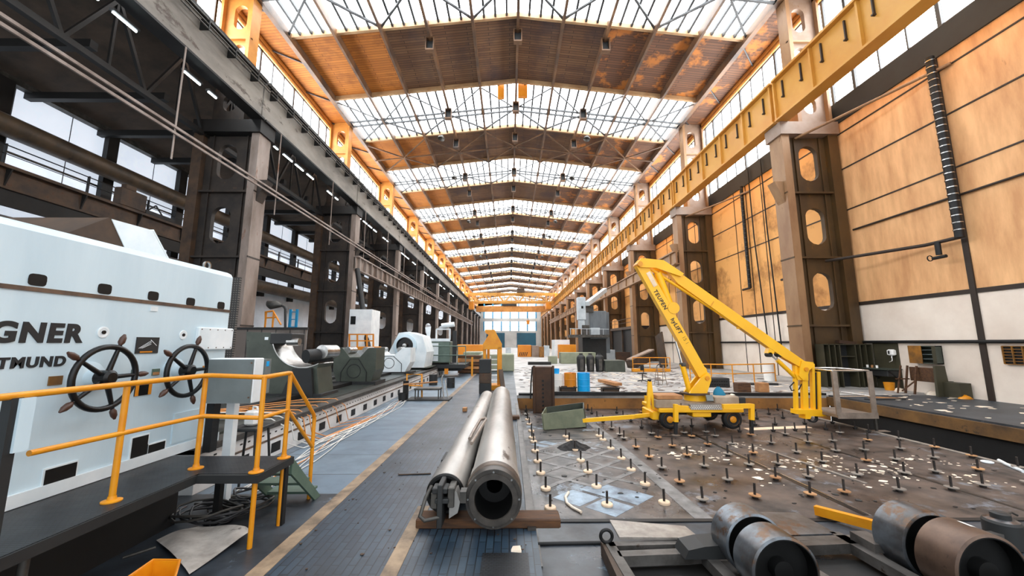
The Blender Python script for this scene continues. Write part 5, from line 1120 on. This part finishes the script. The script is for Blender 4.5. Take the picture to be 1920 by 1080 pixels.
for x, lab in ((3.0,'shaft bracket in front of the left roller pair'),(5.08,'shaft bracket in front of the right roller pair')):
    t = thing('shaft_bracket',(x,4.0,FZ),'worn grey-green '+lab,'bracket')
    MB().prism([(x-.25,4.05,FZ),(x+.3,4.05,FZ),(x+.3,4.05,-.28),(x+.12,4.05,-.12),(x-.05,4.05,-.12),(x-.25,4.05,-.3)],(0,-.35,0)).build('body',M['green_dark'],t); MB().cyl((x,4.1,-.16),(x,3.6,-.16),.09,16).build('shaft',M['cast_grey'],t)
a, b = PZ(1529,956,-.46), PZ(1652,988,-.42)
tag(MB().bar(a,b,.1,.13).build('timber_beam',M['yellow'],None,a),'yellow-painted beam lying behind the right roller pair','timber')
cn = thing('canister',(6.9,5.6,FZ),'dark blue-topped metal canister at the right picture edge','canister'); p = PZ(1885,1022,FZ+.0)
MB().lathe([(0,0),(.19,0),(.19,.3),(.17,.33)],p,(0,0,1),28).build('body',M['charcoal'],cn); MB().lathe([(.17,.33),(.12,.35),(0,.35)],p,(0,0,1),28).build('shoulder',M['roller_blue'],cn); MB().lathe([(.1,.35),(.1,.41),(.06,.43),(0,.43)],p,(0,0,1),24).build('lid',M['charcoal'],cn)
MB().tube([p+Vector((.08,0,.38)),p+Vector((.22,.05,.40)),p+Vector((.3,.05,.36))],.015,8).build('spout',M['cast_grey'],cn)
rh = thing('ring_hose',(8.6,6.3,FZ),'pale hose ends lying at the far right rim of the field','hose')
MB().tube([PZ(1873,863,FZ+.03),PZ(1890,872,FZ+.03),PZ(1919,884,FZ+.03)],.035,8).build('hose',M['cab_white'],rh); q = PZ(1875,866,FZ+.02); MB().tube([(q.x-.3+.09*math.cos(t*.5),q.y+.09*math.sin(t*.5),q.z) for t in range(14)],.02,6,False).build('loop',M['cab_white'],rh)
for x, lab in ((1562,'small yellow jack case in the trench'),(1577,'round yellow fitting in the trench beside the jack case')):
    p = PZ(x,790,FZ); p.x = max(p.x,11.7); tag(MB().cbox(p.x-.15,p.x+.15,p.y,p.y+.3,-1.5,-.62 if x == 1562 else -.66,.03).build('jack_case',M['yellow'],None,p),lab,'case')
# ================================================================ REAR OF THE HALL
def drum(x0, x1, yt, Y, m, lab, name='oil_drum'):
    a, b = PY(x0,738,Y), PY(x1,738,Y); r = (b.x-a.x)/2; c = Vector(((a.x+b.x)/2,Y+r,0)); h = PY(x0,yt,Y).z
    t = thing(name,c,lab,'drum')
    MB().lathe([(0,0),(r,0),(r,h*.33),(r*1.03,h*.35),(r,h*.37),(r,h*.65),(r*1.03,h*.67),(r,h*.69),(r,h-.02),(r*1.02,h),(r*.95,h),(r*.95,h-.03),(0,h-.03)],c,(0,0,1),32).build('barrel',m,t)
    MB().cyl(c+Vector((r*.5,0,h-.03)),c+Vector((r*.5,0,h-.005)),.04,10).build('bung',M['charcoal'],t); return t, c, h
drum(1085,1109,700,17.3,M['blue'],'bright blue steel drum, rightmost of the three drums'); drum(1060,1083,700,17.35,M['orange'],'orange steel drum between the white and the blue one')
_, c, h = drum(1036,1059,701,17.4,M['white_drum'],'white steel drum, leftmost of the three drums')
t = thing('bucket',c+Vector((0,0,h)),'small bright blue bucket on top of the white drum','bucket'); MB().lathe([(0,0),(.12,0),(.14,.24),(.125,.24),(.1,.02),(0,.02)],c+Vector((-.05,0,h-.03)),(0,0,1),20).build('pail',M['blue'],t)
def block(nm, lab, cat, x0, x1, yt, yb, dep, m, Y=None, ch=.02, z0=None):
    p = PZ((x0+x1)/2,yb,0) if Y is None else None; Yv = p.y if Y is None else Y
    a, b = PY(x0,yb,Yv), PY(x1,yt,Yv); zb = 0 if z0 is None else z0
    return tag(MB().cbox(a.x,b.x,Yv,Yv+dep,zb,b.z,ch).build(nm,M[m],None,((a.x+b.x)/2,Yv,zb)),lab,cat)
def openbox(nm, lab, x0, x1, yt, yb, dep, m, Y):
    a, b = PY(x0,yb,Y), PY(x1,yt,Y); t = thing(nm,((a.x+b.x)/2,Y,0),lab,'box'); z = b.z
    MB().box(a.x,b.x,Y,Y+.03,.0,z).box(a.x,b.x,Y+dep-.03,Y+dep,0,z).box(a.x,a.x+.03,Y,Y+dep,0,z).box(b.x-.03,b.x,Y,Y+dep,0,z).box(a.x,b.x,Y,Y+dep,0,.03).build('tray',M[m],t)
    MB().box(a.x-.02,b.x+.02,Y-.02,Y,z-.06,z).build('rim',M['steel_dark'],t)
openbox('metal_crate','grey-brown metal crate in front of the white and orange drums',1051,1080,726,738,.5,'steel_brown',16.95)
openbox('metal_crate','dark rusty metal crate right of the blue drum',1131,1161,727,738,.45,'steel_brown',16.95)
def plank(lab, p, q, w_, h_, m, nm='plank'): return tag(MB().bar(p,q,w_,h_).build(nm,M[m],None,p),lab,'plank')
plank('light tan board leaning on the dark crate right of the blue drum',PZ(1127,716,.1)+Vector((0,0,.08)),PZ(1160,722,.1)+Vector((0,0,.03)),.4,.14,'wood_light')
# three dark cast bodies and the block beside them
for k,(x0,x1) in enumerate(((1083,1100),(1101,1117),(1118,1135))):
    Y = 30.0; a, b = PY(x0,697,Y), PY(x1,697,Y); cx = (a.x+b.x)/2; r = (b.x-a.x)/2
    t = thing('casting',(cx,Y,0),['leftmost','middle','rightmost'][k]+' of three dark bottle-shaped castings standing in a row','casting','dark bottle-shaped castings')
    MB().lathe([(0,0),(r*.8,0),(r*.95,.5),(r,1.0),(r*.9,1.15),(r*.5,1.28),(r*.42,1.3),(r*.42,1.4),(0,1.4)],(cx,Y+r,0),(0,0,1),24).build('body',M['charcoal'],t)
    MB().box(cx-r*.35,cx+r*.35,Y+.0,Y+.06,.1,.95).build('front_rib',M['cast_grey'],t)
block('concrete_block','big dark olive block right of the three dark castings','block',1135,1172,676,697,2.0,'green_dark',30.0)
plank('dark steel beam lying on the rear floor behind the rusty column',PZ(990,684,.0)+Vector((0,0,.15)),PZ(1033,684,.0)+Vector((0,0,.15)),.4,.3,'steel_dark','steel_beam')
block('machine_cabinet','small sage green cabinet on the rear floor, left of the long one','cabinet',1030,1045,668,682,1.5,'sage')
block('machine_cabinet','long sage green cabinet behind the dark castings','cabinet',1052,1117,661,682,1.8,'sage')
# vertical boring mill
vm = thing('boring_mill',(8,42,0),'tall grey vertical boring mill with black base behind the castings','machine'); YV = 45.5; P = lambda x, y: PY(x,y,YV)
def vb(nm, x0, y0, x1, y1, m, d0=0, d1=1.5): a, b = P(x0,y1), P(x1,y0); return MB().cbox(a.x,b.x,YV+d0,YV+d1,b.z if False else a.z,b.z,.03).build(nm,M[m],vm)
vb('column',1107,583,1137,635,'grey_machine',0,3); vb('black_base',1094,632,1137,682,'charcoal',.2,3); vb('ram_housing',1083,558,1096,600,'grey_light',-.6,.6); vb('ram',1085,600,1095,616,'grey_light',-.5,.4)
vb('cross_rail',1096,574,1112,586,'cast_grey',-.3,.4); vb('tool_head',1090,610,1102,630,'cast_grey',-.8,.2); vb('white_box',1106,615,1123,629,'grey_light',-.5,0); vb('side_cheek',1131,585,1143,662,'grey_machine',.3,2.5)
a, b = P(1065,628), P(1137,633); MB().box(a.x,b.x,YV-1.5,YV+.2,b.z,a.z).build('work_platform',M['cast_grey'],vm)
g = MB()
for x in range(1066,1136,10): g.bar(tuple(P(x,628)-Vector((0,1.4,0))),tuple(P(x,617)-Vector((0,1.4,0))),.05,.05)
g.bar(tuple(P(1065,617)-Vector((0,1.4,0))),tuple(P(1136,618)-Vector((0,1.4,0))),.06,.06); g.build('guard_rail',M['grey_light'],vm)
h_ = P(1090,577); MB().cbox(h_.x-.12,h_.x+.12,YV-.62,YV-.6,h_.z-.15,h_.z+.15,.01).build('dark_port',M['bore'],vm)
MB().bar(tuple(P(1098,571)+Vector((0,-1,0))),tuple(P(1150,535)+Vector((0,4,0))),.5,.5).build('slanted_chute',M['grey_light'],vm)
block('cabinet','pale grey cabinet at the foot of the boring mill','cabinet',1136,1153,656,676,1.5,'grey_light')
block('steel_screen','rust-brown plate screen behind the big olive block','screen',1155,1182,660,678,.2,'rust_brown')
# far machines either side of the gangway
block('machine_tool','white machine with small dark windows far down the right side','machine',1040,1068,637,660,4,'cab_white',58.0)
block('machine_cabinet','yellow-orange cabinet far down the right side in front of the white machine','cabinet',1049,1080,646,659,2,'orange',55.0)
ym = thing('striped_machine',(2,62,0),'yellow-orange machine with black stripes far down the gangway','machine'); a, b = PY(971,662,62), PY(996,647,62)
MB().cbox(a.x,b.x,62,65,0,b.z,.05).build('body',M['orange'],ym); s = MB()
for k in range(5): x = a.x+.15+.28*k; s.prism([(x,61.97,.15),(x+.12,61.97,.15),(x+.3,61.97,.75),(x+.18,61.97,.75)],(0,.03,0))
s.build('stripes',M['black'],ym)
block('machine_cabinet','pale pink cabinet right of the striped yellow machine','cabinet',997,1011,648,662,2,'upper_grey',62.0)
block('planer_table','long sage green machine bed left of the gangway, the nearer and lower one','machine',897,964,664,694,3.0,'sage',30.5,.06)
block('planer_table','long sage green machine bed left of the gangway, the farther one','machine',868,905,660,686,3.0,'sage',35.0,.06)
block('machine_tool','large orange machine block behind the sage green beds','machine',857,906,646,664,3.0,'orange',44.0,.06)
ws = thing('board_stack',(-3.5,33,0),'stack of brown boards beyond the carriage platform','stack'); a, b = PZ(866,701,0), PZ(900,701,0)
for k in range(5): MB().cbox(a.x-.3+.05*(k%2),b.x+.05*(k%3),a.y,a.y+1.2,.06+.26*k,.26+.26*k,.02).build('board',M['wood_light' if k%2 else 'timber'],ws)
ypst = PZ(885,705,0); tag(MB().box(ypst.x-.06,ypst.x+.06,ypst.y-.06,ypst.y+.06,0,1.25).build('barrier_post',M['yellow'],None,ypst),'yellow barrier post in front of the stack of boards','post')
for k,(x0,x1,yt,yb,Y,m,lab) in enumerate(((932,940,650,668,70,'cab_white','small white box far down the gangway, nearest its middle'),(948,958,652,664,74,'grey_light','pale grey box far down the gangway beside the small white one'),(1012,1020,650,660,60,'rust_door','orange-brown crate right of the pale pink cabinet'),(1021,1030,648,662,66,'grey_light','pale grey machine block left of the white machine'))):
    block('crate',lab,'box',x0,x1,yt,yb,1.5,m,float(Y))
# yellow lifting hook pedestal with the dark block stack
yp2 = thing('lifting_frame',(-.9,18.5,0),'tall yellow hook-shaped lifting frame standing beyond the far ends of the shafts','frame'); YL = 18.6; P = lambda x, y: PY(x,y,YL)
MB().prism([P(*q) for q in ((909,618),(927,618),(930,624),(941,645),(940,655),(906,655),(905,646),(916,628),(910,624))],(0,.35,0)).build('hook_plate',M['yellow'],yp2)
for x0, x1, y0, y1, d0, nm in ((932,941,650,722,0,'upright'),(905,911,650,700,.1,'upright'),(911,916,650,680,.9,'upright')):
    a, b = P(x0,y1), P(x1,y0); MB().cbox(a.x,b.x,YL+d0,YL+d0+.3,0 if y1>715 else a.z,b.z,.02).build(nm,M['yellow'],yp2)
a, b = P(918,722), P(936,730); MB().cbox(a.x,b.x+.1,YL-.1,YL+.9,0,a.z,.02).build('base',M['yellow'],yp2)
dkb = thing('block_stack',(-1.1,17.2,0),'dark rusty stack of steel blocks in front of the yellow lifting frame','stack'); YD = 17.2
for y0, y1, m in ((674,700,'charcoal'),(700,719,'steel_brown'),(719,737,'charcoal')):
    a, b = PY(898,y1,YD), PY(920,y0,YD); MB().cbox(a.x,b.x,YD,YD+.8,max(0,a.z) if y1 < 730 else 0,b.z,.015).build('block',M[m],dkb)
sv = thing('shelf_unit',(-.7,20,0),'small white slatted shelf behind the yellow lifting frame','shelf'); a, b = PY(919,700,20.2), PY(931,668,20.2)
for k in range(6): z = .25+.27*k; MB().box(a.x,b.x+.1,20.2,20.6,z,z+.04).build('slat',M['cab_white'],sv)
for x in (a.x,b.x+.1): MB().box(x-.02,x+.02,20.2,20.6,0,b.z).build('side',M['cab_white'],sv)
tag(MB().bar(PZ(944,735,.0)+Vector((0,0,.02)),PZ(938,735,0)+Vector((0,.6,.95)),.2,.06).build('steel_plate',M['steel_brown'],None,PZ(944,735,0)),'dark steel plate leaning against the yellow lifting frame','plate')
# office chair and step ladder on the rear floor
p = PZ(1205,716,0); ch = thing('office_chair',p,'small black office chair alone on the rear floor','chair')
for k in range(5): t = 2*PI*k/5+.4; MB().tube([p+Vector((0,0,.1)),p+Vector((.28*math.cos(t),.28*math.sin(t),.04))],.02,6).build('leg',M['rubber'],ch)
MB().tube([p+Vector((0,0,.1)),p+Vector((0,0,.45))],.03,8).build('stem',M['rubber'],ch); MB().cbox(p.x-.22,p.x+.22,p.y-.2,p.y+.22,.44,.5,.02).build('seat',M['rubber'],ch)
MB().tube([p+Vector((.15,.2,.48)),p+Vector((.17,.25,.65))],.02,6).cbox(p.x-.02,p.x+.2,p.y+.22,p.y+.28,.62,.92,.02).build('backrest',M['rubber'],ch)
p = PZ(1243,723,0); sl = thing('step_ladder',p,'pale aluminium step ladder right of the office chair','ladder')
for sx in (-.22,.22):
    MB().tube([p+Vector((sx,0,0)),p+Vector((sx*.75,.25,1.0))],.02,6).build('front_rail',M['alu'],sl); MB().tube([p+Vector((sx,.6,0)),p+Vector((sx*.75,.28,1.0))],.015,6).build('rear_rail',M['alu'],sl)
for k in range(3): z = .25+.25*k; MB().box(p.x-.2,p.x+.2,p.y+z*.22,p.y+z*.22+.12,z,z+.03).build('step',M['alu'],sl)
MB().tube([p+Vector((-.16,.26,1.0)),p+Vector((0,.26,1.12)),p+Vector((.16,.26,1.0))],.025,8).build('top_hoop',M['charcoal'],sl)
# tilted beam, low yellow railing and loading edge
plank('big rusty steel girder end tipped up behind the yellow railing',PZ(1182,690,0)+Vector((0,0,.3)),PZ(1224,690,0)+Vector((.3,1.0,1.1)),1.0,.7,'steel_brown','steel_beam')
plank('pale plank lying along the tipped rusty girder',PZ(1180,690,0)+Vector((0,-.1,.74)),PZ(1224,690,0)+Vector((.3,.9,1.58)),.7,.12,'upper_grey')
tag(MB().bar(PZ(1245,690,0),PZ(1245,690,0)+Vector((0,.8,3.0)),1.6,.12,(1,0,0)).build('steel_plate',M['steel_brown'],None,PZ(1245,690,0)),'large rust-brown plate leaning against the third right column','plate')
def railing(lab, pts, hh, nm='railing', m='yellow', mid=True):
    t = thing(nm,pts[0],lab,'railing'); up = Vector((0,0,hh))
    r = MB().tube([Vector(p)+up for p in pts],.035,6).build('top_rail',M[m],t)
    if mid: MB().tube([Vector(p)+up*.5 for p in pts],.028,6).build('mid_rail',M[m],t)
    for p in pts: MB().tube([Vector(p),Vector(p)+up],.035,6).build('post',M[m],t)
    return t
railing('low yellow railing in front of the tipped rusty girder',[PZ(x,y,0) for x,y in ((1187,694),(1219,694),(1249,694),(1257,694))],1.0)
tag(MB().bar(PZ(1185,697,0)+Vector((0,0,.12)),PZ(1256,697,0)+Vector((0,0,.12)),.3,.22).build('kerb_beam',M['yellow'],None,PZ(1185,697,0)),'yellow kerb beam at the foot of the low yellow railing','beam')
railing('thin yellow railing on the rear floor behind the lift',[PZ(x,y,0) for x,y in ((1295,716),(1335,717),(1375,718),(1415,717),(1455,715))],1.0)
pf = thing('perforated_block',(10,20,0),'dark block full of square holes behind the lift turret','block'); a, b = PY(1322,722,19.6), PY(1368,709,19.6)
MB().cbox(a.x,b.x,19.6,20.3,.0,b.z,.02).build('body',M['charcoal'],pf); g = MB()
for j in range(2):
    for k in range(9): x = a.x+.1+.12*k; z = b.z-.12-.16*j; g.box(x,x+.07,19.59,19.605,z-.07,z)
g.build('hole_grid',M['black'],pf)
block('timber_block','timber block on the rear plate edge behind the turret','timber',1384,1408,718,727,.4,'timber',17.6)
block('timber_block','timber block on the rear plate edge left of the basket mast','timber',1425,1442,718,727,.4,'wood_light',17.6)
plank('dark flat bar lying at the foot of the thin yellow railing',PZ(1405,720,.05),PZ(1456,720,.05),.3,.1,'charcoal','steel_bar')
wd = PZ(1444,714,0); t = thing('oil_drum',wd,'white ribbed drum standing behind the thin yellow railing','drum'); MB().lathe([(0,0),(.3,0),(.3,.3),(.31,.32),(.3,.34),(.3,.6),(.31,.62),(.3,.64),(.3,.95),(0,.95)],wd,(0,0,1),24).build('barrel',M['white_drum'],t)
plank('rusty flat bar lying across the black rail of the rear plate edge',PZ(1040,727,.22),PZ(1130,726,.2),.05,.03,'steel_dark','steel_bar')
tag(MB().bar(PZ(1023,737,.12),PZ(1500,740,.12),.14,.12).build('rail',M['dark'],None,PZ(1023,737,0)),'long black rail along the rear plate edge','rail')
# ---------------------------------------------------------------- right wall furniture
WX = 18.45
def onwall(x0, y0, x1, y1, X=WX): a, b = PX(x0,y0,X), PX(x1,y1,X); return a, b
swall('trim_27','olive paint patch low on the right wall beside the first column',(18.46,18.5,PX(1690,700,18.46).y,19.6,0,2.2),'olive_wall')
cb = thing('wall_cabinet',(18.3,16.5,1.3),'open rusty wall cabinet with one orange door on the white wall','cabinet'); a, b = onwall(1712,648,1769,683); X0 = 18.2
MB().box(X0,18.49,b.y,a.y,b.z,b.z+.04).box(X0,18.49,b.y,a.y,a.z-.04,a.z).box(X0,18.49,b.y,b.y+.04,b.z,a.z).box(X0,18.49,a.y-.04,a.y,b.z,a.z).box(18.46,18.49,b.y,a.y,b.z,a.z).build('carcass',M['green_dark'],cb)
ym_ = (a.y+b.y)/2; MB().box(X0-.02,X0,ym_,a.y,b.z,a.z).build('orange_door',M['rust_door'],cb)
for k in range(3): z = b.z+(a.z-b.z)*(k+1)/4; MB().box(X0+.02,18.46,b.y+.04,ym_,z,z+.02).build('shelf',M['cab_grey'],cb)
MB().box(X0-.02,X0,b.y,b.y+.14,b.z,a.z).build('olive_door',M['olive_wall'],cb)
gr = thing('wall_grille',(18.4,13.4,1.3),'rusty yellow barred grille in the white wall at the right picture edge','grille'); a, b = onwall(1880,649,1945,685)
MB().box(18.44,18.495,b.y,a.y,b.z,a.z).build('opening',M['bore'],gr); g = MB()
for k in range(7): z = b.z+(a.z-b.z)*k/6; g.box(18.40,18.44,b.y,a.y,z-.012,z+.012)
for k in range(4): y = b.y+(a.y-b.y)*k/3; g.box(18.39,18.44,y-.016,y+.016,b.z,a.z)
g.build('grille_bars',M['rust_door'],gr)
wh = thing('water_heater',(18.3,18.5,1.5),'small white water heater on the olive wall patch','heater'); a, b = onwall(1668,655,1682,667); MB().cbox(18.25,18.48,b.y,a.y,b.z,a.z,.05).build('casing',M['porcelain'],wh); MB().box(18.24,18.25,a.y-.18,a.y-.1,b.z+.08,a.z-.06).build('vent_slot',M['charcoal'],wh)
MB().tube([(18.35,(a.y+b.y)/2,b.z),(18.35,(a.y+b.y)/2,b.z-.25),(18.2,(a.y+b.y)/2,b.z-.3)],.025,6).build('spout',M['chrome'],wh)
a, b = onwall(1642,686,1692,700); sk = thing('wall_counter',(18.2,18.8,.8),'dark wash counter on brackets under the white water heater','counter'); MB().box(17.75,18.48,b.y,a.y-.0,.93,.99).build('top',M['green_dark'],sk); MB().cbox(17.85,18.45,b.y+.1,a.y-.2,.62,.93,.02).build('basin',M['charcoal'],sk)
for y in (b.y+.1,a.y-.1): MB().bar((17.85,y,.93),(18.45,y,.45),.05,.05).build('bracket',M['steel_dark'],sk)
for k in range(3):
    y = b.y+.7+.25*k; t = tag(MB().lathe([(0,0),(.05,0),(.05,.13),(0,.13)],(17.95,y,.99),(0,0,1),12).build('paint_tin',M['porcelain' if k != 1 else 'wood_light'],None,(17.95,y,.99)),['white tin farthest along','tan tin in the middle of','white tin nearest the picture edge on'][[2,1,0][k]]+' the wash counter','tin')
p = PX(1671,721,18.0); yb_ = thing('bucket',(18,p.y,0),'yellow plastic bucket under the wash counter','bucket'); MB().lathe([(0,0),(.17,0),(.21,.36),(.19,.36),(.15,.02),(0,.02)],(17.9,p.y,0),(0,0,1),20).build('pail',M['yellow'],yb_)
bn_ = thing('bench',(17.7,16.3,0),'old wooden bench with dark side panel below the wall cabinet','bench')
a, b = PX(1706,690,17.9), PX(1772,730,17.9)
MB().cbox(17.85,17.92,b.y+.2,a.y,.55,1.15,.01).build('backrest',M['timber'],bn_)
for y in (a.y,b.y+.9): MB().bar((17.55,y,0),(17.8,y,1.2),.06,.06).build('leg',M['timber'],bn_)
MB().bar((17.2,a.y,0),(17.5,a.y,1.2),.05,.05).bar((17.2,a.y,.62),(17.8,a.y,.62),.05,.05).bar((17.3,a.y-.1,.1),(17.7,b.y+.9,.6),.05,.05).build('brace',M['timber'],bn_)
MB().prism([(17.7,b.y+.2,0),(18.42,b.y+.2,0),(18.42,b.y+.2,.62),(18.2,b.y+.2,.62),(18.15,b.y+.2,1.25),(17.75,b.y+.2,1.25)],(0,-.1,0)).build('side_panel',M['olive_wall'],bn_)
MB().box(17.95,18.42,b.y-.5,b.y+.1,0,.6).build('low_box',M['olive_wall'],bn_)
rk = thing('locker_rack',(16.9,19.6,0),'tall olive locker rack with dark compartments at the foot of the first right column','rack'); a, b = PY(1551,728,19.6), PY(1632,645,19.6)
MB().box(a.x,b.x,20.05,20.1,0,b.z).build('back_panel',M['charcoal'],rk); g = MB()
for f in (0,.12,.24,.34,.66,.76,.88,1.0): x = a.x+(b.x-a.x)*f; g.box(x-.025,x+.025,19.55,20.05,0,b.z)
g.build('upright_slats',M['olive_wall'],rk)
for z in (.75,1.5): MB().box(a.x+.34*(b.x-a.x),a.x+.66*(b.x-a.x),19.6,20.05,z,z+.04).build('shelf',M['olive_wall'],rk)
MB().box(a.x,b.x,19.55,20.05,b.z-.04,b.z).build('top_board',M['olive_wall'],rk)
tag(MB().bar((16.8,19.75,b.z+.12),(17.6,19.7,b.z+.03),.3,.16).build('brick_box',M['rust_brown'],None,(17.2,19.7,b.z)),'brown carton lying tilted on top of the locker rack','box')
plank('thin tan plank lying on the right platform below the bench',PZ(1627,744,.02),PZ(1697,748,.02),.16,.04,'wood_light'); plank('dark plank lying on the right platform beside the tan one',PZ(1625,749,.02),PZ(1698,748,.02),.2,.04,'charcoal')
for k,(x,y,m) in enumerate(((1624,723,'paper'),(1686,734,'paper'),(1770,741,'paper'),(1805,740,'paper'),(1887,748,'yellow'))):
    c = PZ(x,y,0); c.x = min(c.x,18.1); random.seed(k); b = MB(); n = 9; vs = []
    for j in range(4):
        for q in range(n): t = 2*PI*q/n; r_ = .22*(1-(j/3)**2*.8)*random.uniform(.7,1.2); vs.append((c.x+r_*math.cos(t),c.y+r_*.8*math.sin(t),.16*j/3*random.uniform(.8,1.2)))
    b.add(vs,[(j*n+q,j*n+(q+1)%n,(j+1)*n+(q+1)%n,(j+1)*n+q) for j in range(3) for q in range(n)]+[tuple(range(3*n,4*n))],True)
    tag(b.build('crumpled_bag',M[m],None,(c.x,c.y,0)),['crumpled white bag at the foot of the locker rack','crumpled white bag in front of the yellow bucket','crumpled white bag right of the bench','flat white bag beside the dark wall joint','crumpled yellow bag at the right picture edge'][k],'bag')
# mezzanine on the right, beyond the third column
mz = thing('mezzanine',(16.5,50,0),'rusty mezzanine platform with dark openings between the third and fourth right columns','platform'); 
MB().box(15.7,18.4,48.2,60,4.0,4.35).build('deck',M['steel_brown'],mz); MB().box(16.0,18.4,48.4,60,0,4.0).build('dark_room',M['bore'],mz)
for y in (48.4,54,59.8): MB().box(15.75,15.95,y,y+.2,0,4.0).build('post',M['steel_brown'],mz)
MB().tube([(15.75,48.3,5.4),(15.75,60,5.4)],.04,6).tube([(15.75,48.3,4.9),(15.75,60,4.9)],.03,6).build('guard_rail',M['steel_brown'],mz)
# ---------------------------------------------------------------- overhead cranes at the far end
oc = thing('bridge_crane',(.6,128,15),'yellow lattice bridge crane spanning the far end of the hall','crane')
for y in (126,130):
    MB().box(-13.4,14.7,y-.2,y+.2,15.4,15.9).build('lower_chord',M['girder_yellow'],oc); MB().box(-14.4,15.7,y-.2,y+.2,18.1,18.6).build('upper_chord',M['girder_yellow'],oc)
    g = MB()
    for k in range(12):
        x0 = -13.3+2.33*k; g.bar((x0,y,15.6) if k%2 else (x0,y,18.4),(x0+2.33,y,18.4) if k%2 else (x0+2.33,y,15.6),.25,.25); g.bar((x0,y,15.6),(x0,y,18.4),.18,.18)
    g.build('lattice',M['girder_yellow'],oc)
for x in (-14.0,15.3): MB().box(x-.5,x+.5,124,132,17.03,18.1).build('end_carriage',M['orange'],oc)
for x in (-12.6,12.8): MB().cbox(x-.7,x+.9,125.5,129,13.2,15.4,.05).build('cabin',M['orange'],oc)
MB().box(2.5,5,125,131,18.6,20).build('trolley',M['steel_brown'],oc)
o2 = thing('bridge_crane',(.6,155,14),'plain orange box-girder bridge crane behind the lattice one','crane')
MB().box(-13.4,14.7,154,155.5,14.6,16.9).build('box_girder',M['upper_orange'],o2); MB().box(-3,3,153.5,156,16.9,19).build('trolley',M['charcoal'],o2)
for x in (-14.0,15.3): MB().box(x-.5,x+.5,150,159,17.03,18.2).build('end_carriage',M['orange'],o2)
MB().tube([(7.5,154.5,14.6),(7.5,154.5,11)],.08,6).build('hoist_rope',M['dark'],o2); MB().cbox(6.9,8.1,154,155,9.6,11.2,.1).build('hook_block',M['orange'],o2)
# ---------------------------------------------------------------- lamps under the roof
lk = 0
proto = None
for i in range(-1, 8):
    yc = 20+BAY*i
    for s, dy in enumerate((4.3, 12.6)):
        for j, k in enumerate((-2, 0, 2)):
            x = .58+3.1*k; y = yc+dy; z = zr(x)-.46
            lab = 'square lamp %s, %s edge of the roof bay %s' % (['left of the ridge','under the ridge','right of the ridge'][j], ['near','far'][s], 'nearest the camera' if i < 0 else 'beyond the '+ORD[i]+' columns')
            if proto is None:
                t = proto = thing('hanging_lamp',(x,y,z),lab,'lamp','square lamps hung under the roof')
                MB().box(x-.3,x+.3,y-.05,y+.35,z-.10,z-.0).box(x-.3,x-.24,y-.05,y+.35,z-.95,z-.1).box(x+.24,x+.3,y-.05,y+.35,z-.95,z-.1).box(x-.3,x+.3,y-.05,y+.35,z-1.02,z-.92).build('housing',M['purlin'],t)
                MB().box(x-.24,x+.24,y+.25,y+.33,z-.92,z-.1).build('reflector',M['charcoal'],t)
            else: copy_tree(proto,(x,y,z),lab)
proto2 = None
for i in range(-1, 7):
    yc = 20+BAY*i
    for j, x in enumerate((-6.9, 8.0)):
        y = yc+3.2 if i % 2 else yc-.9; z = zr(x)-.55
        lab = 'round floodlight under the %s half of the roof, bay %s' % (['left','right'][j], 'nearest the camera' if i < 0 else 'beyond the '+ORD[i]+' columns')
        if proto2 is None:
            t = proto2 = thing('floodlight',(x,y,z),lab,'lamp','round floodlights under the roof')
            MB().lathe([(0,0),(.12,0),(.34,-.25),(.36,-.4),(.33,-.4),(.1,-.1)],(x,y,z-.1),(.25,.2,1),24).build('reflector',M['cast_grey'],t); MB().cyl((x,y,z),(x,y,z-.12),.1,12).build('socket',M['charcoal'],t)
        else: copy_tree(proto2,(x,y,z),lab)
# ================================================================ CAMERA, SKY, SETTINGS
cam = bpy.data.cameras.new('camera'); cam.sensor_width = 36; cam.lens = CF/1920*36; cam.clip_end = 500
co = bpy.data.objects.new('camera', cam); C.objects.link(co)
co.location = (0,0,CH); co.rotation_euler = (PI/2+CP, 0, -CY)
sc = bpy.context.scene; sc.camera = co
w = bpy.data.worlds.new('sky'); sc.world = w; w.use_nodes = True
w.node_tree.nodes['Background'].inputs['Color'].default_value = (.9,.95,1,1); w.node_tree.nodes['Background'].inputs['Strength'].default_value = WORLD
sc.view_settings.view_transform = 'Standard'; sc.view_settings.look = 'None'; sc.view_settings.gamma = 1; sc.view_settings.use_curve_mapping = False
sc.view_settings.exposure = EXPO
sc.cycles.use_denoising = True; sc.cycles.max_bounces = 8; sc.cycles.diffuse_bounces = 5; sc.cycles.sample_clamp_indirect = 6
